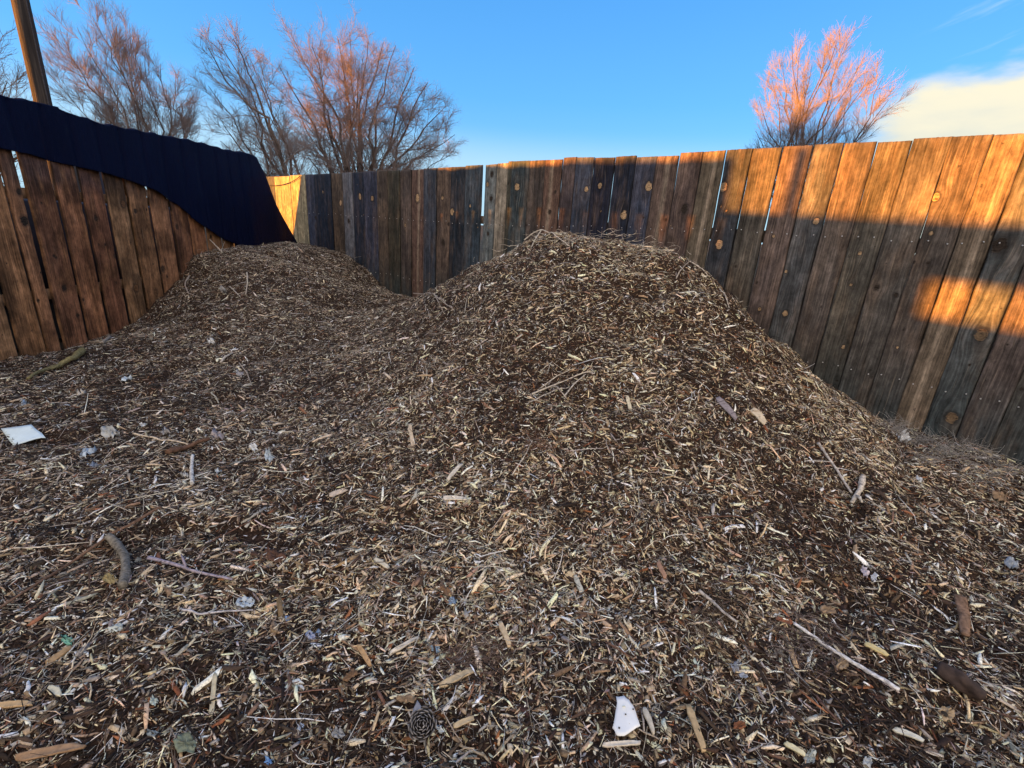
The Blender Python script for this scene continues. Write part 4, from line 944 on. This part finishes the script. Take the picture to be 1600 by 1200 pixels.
# pine cone: stacked rings of thick scales, seen end on
pcn = land(660, 1141) + np.array([0, 0, .02]); cone = empty('pine_cone', tuple(pcn)); tag(cone, 'dark open pine cone seen end on at the bottom middle', 'pine cone')
axd = np.array([-.05, -.55, .83]); axd /= np.linalg.norm(axd); e1 = np.cross(axd, [1, 0, 0]); e1 /= np.linalg.norm(e1); e2 = np.cross(axd, e1)
mb = MB(); mb.tube([pcn - axd * .022, pcn, pcn + axd * .016], [.010, .012, .004], 8, (.012, .010, .009)); childmesh(mb.build('core', M_STICK, cone, True))
mb = MB(); n_s = 46; CC_ = []
for i in range(n_s):
    f = i / n_s; th_ = i * 2.39996; rr = .036 * math.sqrt(1 - f) + .003
    rad = e1 * math.cos(th_) + e2 * math.sin(th_); tan = np.cross(axd, rad)
    up_ = axd * (.55 + .5 * f) + rad * (1 - .45 * f); up_ /= np.linalg.norm(up_)
    root_ = pcn + axd * (-.014 + .020 * f) + rad * rr * .30; ln_ = rr * .62 + .006; wd = .0105 * (1 - .55 * f)
    nn = np.cross(up_, tan); nn /= np.linalg.norm(nn)
    if nn @ axd < 0: nn = -nn
    prof_ = [(0, .35), (.45, .75), (.8, 1.0), (.95, .8), (1.05, .35)]
    V = []; C_ = []; q_ = random.uniform(.7, 1.4)
    for (a_, w_) in prof_:
        for sg_ in (-1, 1):
            for dz_ in (-1, 1):
                V.append(root_ + up_ * ln_ * a_ + tan * wd * w_ * sg_ + nn * (.0009 * dz_ + .0035 * max(0, a_ - .5) ** 2 * 4 + (.0012 if a_ > .9 else 0)))
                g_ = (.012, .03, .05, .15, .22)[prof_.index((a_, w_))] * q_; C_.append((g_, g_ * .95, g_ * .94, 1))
    Fq = [(0, 1, 3, 2), (16, 18, 19, 17)]
    for k_ in range(4):
        o4 = 4 * k_; Fq += [(o4 + 1, o4 + 5, o4 + 7, o4 + 3), (o4, o4 + 2, o4 + 6, o4 + 4), (o4, o4 + 4, o4 + 5, o4 + 1), (o4 + 2, o4 + 3, o4 + 7, o4 + 6)]
    mb.add(V, Fq); mb.C[-1] = np.array(C_)
childmesh(mb.build('scales', M_STICK, cone))
# tangles of roots and bark fibre, and dead weeds at the fence foot
tangle('mat of dark brown needle-like roots right of the blue grey scrap', 735, 1030, 90, 46, 190, .085, .35, (.12, .085, .07))
tangle('fringe of brown fibres hanging over a small dark hollow in the foreground', 1112, 965, 60, 80, 150, .07, -1.2, (.15, .105, .07))
tangle('reddish brown tuft of fibres on the lower face of the big mound', 838, 690, 26, 46, 60, .09, -1.3, (.19, .11, .07))
tangle('grey fibrous mat by the long pale stick in the right foreground', 1240, 1000, 90, 70, 170, .08, -.7, (.13, .10, .09))
tangle('dark fibre tangle on the left ground near the corner mound slope', 283, 627, 50, 22, 80, .10, .2, (.035, .03, .03))
WD = [(1395, 672, 34, 14), (1432, 690, 40, 14), (1480, 705, 44, 16), (1520, 712, 40, 20), (1565, 728, 50, 20), (1440, 716, 60, 20), (1530, 745, 80, 22)]
WL = ['dry grey weeds in the dip where the mound meets the fence', 'dry weeds around the white rag at the fence foot', 'dry bluish weeds under the swirling knot of the fence', 'tall dry weed tuft at the fence foot near the right edge', 'dry weeds at the fence foot on the right edge', 'flat dry weeds in front of the white rag', 'flattened dry weed mat in front of the right edge of the fence']
for (u, v, w, h), lab in zip(WD, WL): tangle(lab, u, v, w, h, 110, .10, 1.0 if v < 730 else .3, (.26, .25, .235), 'dry_weeds', 'weeds', .35 if v < 715 else .08, .0008, 1.6)

# ------------------------------------------------------------------ bare trees
def tube_batch(paths, rads, k):
    """paths: (n,m,3) rads (n,m) -> V,F"""
    n_, m_, _ = paths.shape
    T = np.gradient(paths, axis=1); T /= np.linalg.norm(T, axis=2, keepdims=True) + 1e-9
    a = np.array([.31, .95, .05]); b = np.cross(T, a); b /= np.linalg.norm(b, axis=2, keepdims=True) + 1e-9; c = np.cross(b, T)
    V = np.empty((n_, m_, k, 3))
    for j in range(k):
        t = 2 * math.pi * j / k
        V[:, :, j] = paths + rads[..., None] * (b * math.cos(t) + c * math.sin(t))
    q = [(i * k + j, i * k + (j + 1) % k, (i + 1) * k + (j + 1) % k, (i + 1) * k + j) for i in range(m_ - 1) for j in range(k)]
    F = (np.arange(n_)[:, None, None] * (m_ * k) + np.array(q)[None]).reshape(-1, 4)
    return V.reshape(-1, 3), F
def grow(parents, prad, per, t0, t1, lmul, ang, up, m_, rmul, seed, wob=.06, lmin=0.0, shrink=.65):
    """children branches from parent paths (n,m,3)"""
    rg_ = np.random.default_rng(seed); n_, mp, _ = parents.shape
    plen = np.linalg.norm(np.diff(parents, axis=1), axis=2).sum(1)
    idx_ = np.repeat(np.arange(n_), per); t = rg_.uniform(t0, t1, len(idx_))
    f = t * (mp - 1); i = np.minimum(f.astype(int), mp - 2); a = (f - i)[:, None]
    o_ = parents[idx_, i] * (1 - a) + parents[idx_, i + 1] * a
    d = parents[idx_, i + 1] - parents[idx_, i]; d /= np.linalg.norm(d, axis=1, keepdims=True)
    rnd = rg_.normal(0, 1, d.shape); rnd -= (rnd * d).sum(1, keepdims=True) * d; rnd /= np.linalg.norm(rnd, axis=1, keepdims=True)
    A = rg_.uniform(*ang, len(d))[:, None]
    nd = d * np.cos(A) + rnd * np.sin(A); nd /= np.linalg.norm(nd, axis=1, keepdims=True)
    ln = np.maximum(plen[idx_] * lmul * (1 - shrink * t) * rg_.uniform(.6, 1.25, len(d)), lmin)
    s = np.linspace(0, 1, m_); P = np.empty((len(d), m_, 3)); P[:, 0] = o_; cur = o_.copy(); dd = nd.copy()
    for k in range(1, m_):
        dd = dd + np.array([0, 0, up]) / (m_ - 1) + rg_.normal(0, wob, dd.shape); dd /= np.linalg.norm(dd, axis=1, keepdims=True)
        cur = cur + dd * (ln / (m_ - 1))[:, None]; P[:, k] = cur
    r0 = (prad[idx_, i] * (1 - a[:, 0]) + prad[idx_, i + 1] * a[:, 0]) * rmul
    return P, r0[:, None] * (1 - .75 * s)[None]
def bare_tree(label, dist, base_px, targets, seed, dens=1.0, rb=.16, up=.35, tw=.0065, spread=.45, ang=(.35, .95), lim=.97):
    rg_ = np.random.default_rng(seed)
    def at(u, v, dd):
        d = ray(u, v); d = d / math.hypot(d[0], d[1]); return d * dd + np.array([0, 0, EYE])
    b = at(*base_px, dist); base = np.array([b[0], b[1], -.25])
    root = empty('bare_tree', tuple(base)); tag(root, label, 'tree')
    P = []; Rr = []; m_ = 14
    for (u, v) in targets:
        dd = dist + rg_.uniform(-1.8, 1.8); e_ = at(u, v, dd); e_ = base + (e_ - base) * lim
        st_ = base + np.array([rg_.uniform(-.4, .4), rg_.uniform(-.4, .4), 0]); hv = e_ - st_
        mid = st_ + hv * .42 - np.array([hv[0], hv[1], 0]) * .20 + np.array([0, 0, .06 * hv[2]])
        s = np.linspace(0, 1, m_)[:, None]
        pth = (1 - s) ** 2 * st_ + 2 * s * (1 - s) * mid + s * s * e_
        wv = np.cumsum(rg_.normal(0, .17, (m_, 3)), 0); pth = pth + (wv - wv[-1] * s) * np.sin(s * 3) 
        P.append(pth); Rr.append(rb * rg_.uniform(.75, 1.15) * (1 - .90 * s[:, 0] ** .8))
    P = np.array(P); Rr = np.array(Rr)
    V, F = tube_batch(P, Rr, 7); npmesh('trunk', V, F, M_TRUNK, root, None, True, base)
    P1, R1 = grow(P, Rr, int(15 * dens), .34, .95, spread, ang, up, 9, .40, seed + 1, .12, .7, .55)
    P2, R2 = grow(P1, R1, int(9 * dens), .12, 1.0, .50, ang, up * .8, 6, .50, seed + 2, .10, .45)
    P3, R3 = grow(P2, np.maximum(R2, tw), 8, .1, 1.0, .60, ang, up * .8, 4, .6, seed + 3, .10, .35)
    P3b, R3b = grow(P1, R1, 8, .3, 1.0, .30, (.3, .9), up, 4, .35, seed + 4, .10, .4)
    Rm = lambda r, k: np.maximum(r, k)
    Vs = []; Fs = []; nb = 0
    for p_, r_, k_ in ((P1, Rm(R1, tw * 1.3), 5), (P2, Rm(R2, tw), 4), (P3, Rm(R3, tw * .8) * .50, 3), (P3b, Rm(R3b, tw * .8) * .8, 3)):
        V, F = tube_batch(p_, r_, k_); Vs.append(V); Fs.append(F + nb); nb += len(V)
    npmesh('crown', np.concatenate(Vs), [np.concatenate(Fs)], M_TWIG, root, None, True, base)
bare_tree('bare tree on the far left edge, a few dark twigs left of the pole', 24, (-60, 200), [(-70, 60), (-20, 70), (12, 120), (30, 150), (-10, 150), (-110, 90)], 51, .8, .11, .3)
bare_tree('bare tree with fine upswept branches just right of the wooden pole', 27, (235, 215), [(75, 40), (95, 70), (115, 30), (140, 12), (165, 30), (190, 60), (200, 25), (225, 75), (250, 90), (275, 105), (300, 130), (110, 120), (150, 100), (180, 130), (310, 175), (70, 110)], 52, 1.0, .075, .35, .0052, .24, (.28, .75))
bare_tree('bare tree leaning left with orange tips, overlapping the widest tree', 25, (470, 300), [(318, 60), (335, 50), (360, 48), (385, 75), (345, 100), (320, 125), (400, 105), (335, 170), (415, 165), (375, 140), (425, 230), (340, 215)], 53, .85, .11, .3, .0062, .27)
bare_tree('widest bare tree, its rounded crown of orange lit twigs above the grey fence', 28, (570, 290), [(455, 50), (430, 90), (485, 62), (525, 45), (545, 38), (575, 55), (600, 55), (620, 60), (650, 95), (672, 120), (695, 165), (715, 205), (440, 140), (480, 110), (600, 120), (715, 235), (450, 200), (560, 100), (640, 170), (670, 240), (500, 150)], 54, 1.15, .13, .20, .0060, .33, (.40, 1.05))
bare_tree('bare upright tree alone behind the orange sunlit fence boards at right', 27, (1262, 250), [(1185, 150), (1205, 115), (1222, 90), (1238, 62), (1252, 55), (1270, 95), (1290, 80), (1310, 55), (1322, 60), (1345, 95), (1365, 110), (1385, 110), (1392, 150), (1180, 200), (1300, 120), (1240, 120), (1375, 180), (1330, 140)], 58, .92, .085, .42, .0052, .23, (.26, .78), .98)

# ------------------------------------------------------------------ utility pole
d = ray(69, 168); t = 6.0 / d[1]; pc = d * t
pole = empty('utility_pole', (pc[0], 6.0, -.24)); tag(pole, 'tall round wooden utility pole rising behind the cloth covered fence', 'pole')
mb = MB()
zs = np.linspace(-.3, 9.5, 60); k = 20; V = []
for z in zs:
    r = .084 - .002 * z
    for j in range(k):
        a = 2 * math.pi * j / k; rr = r * (1 + .03 * math.sin(3 * a + z * .7) + .012 * random.uniform(-1, 1))
        V.append((pc[0] + rr * math.cos(a), 6.0 + rr * math.sin(a), z))
mb.add(V, [(i * k + j, i * k + (j + 1) % k, (i + 1) * k + (j + 1) % k, (i + 1) * k + j) for i in range(59) for j in range(k)] + [tuple(59 * k + j for j in range(k))])
childmesh(mb.build('shaft', M_POLE, pole, True))
mb = MB(); 
ax = np.array([pc[0], 6.0]); cdir = np.array([.95, .3])
mb.tube([(ax[0] + .088 * .9, ax[1] - .02, z) for z in np.linspace(-.2, 8.5, 12)], .008, 6, (.05, .05, .06)); childmesh(mb.build('ground_wire', M_STICK, pole))
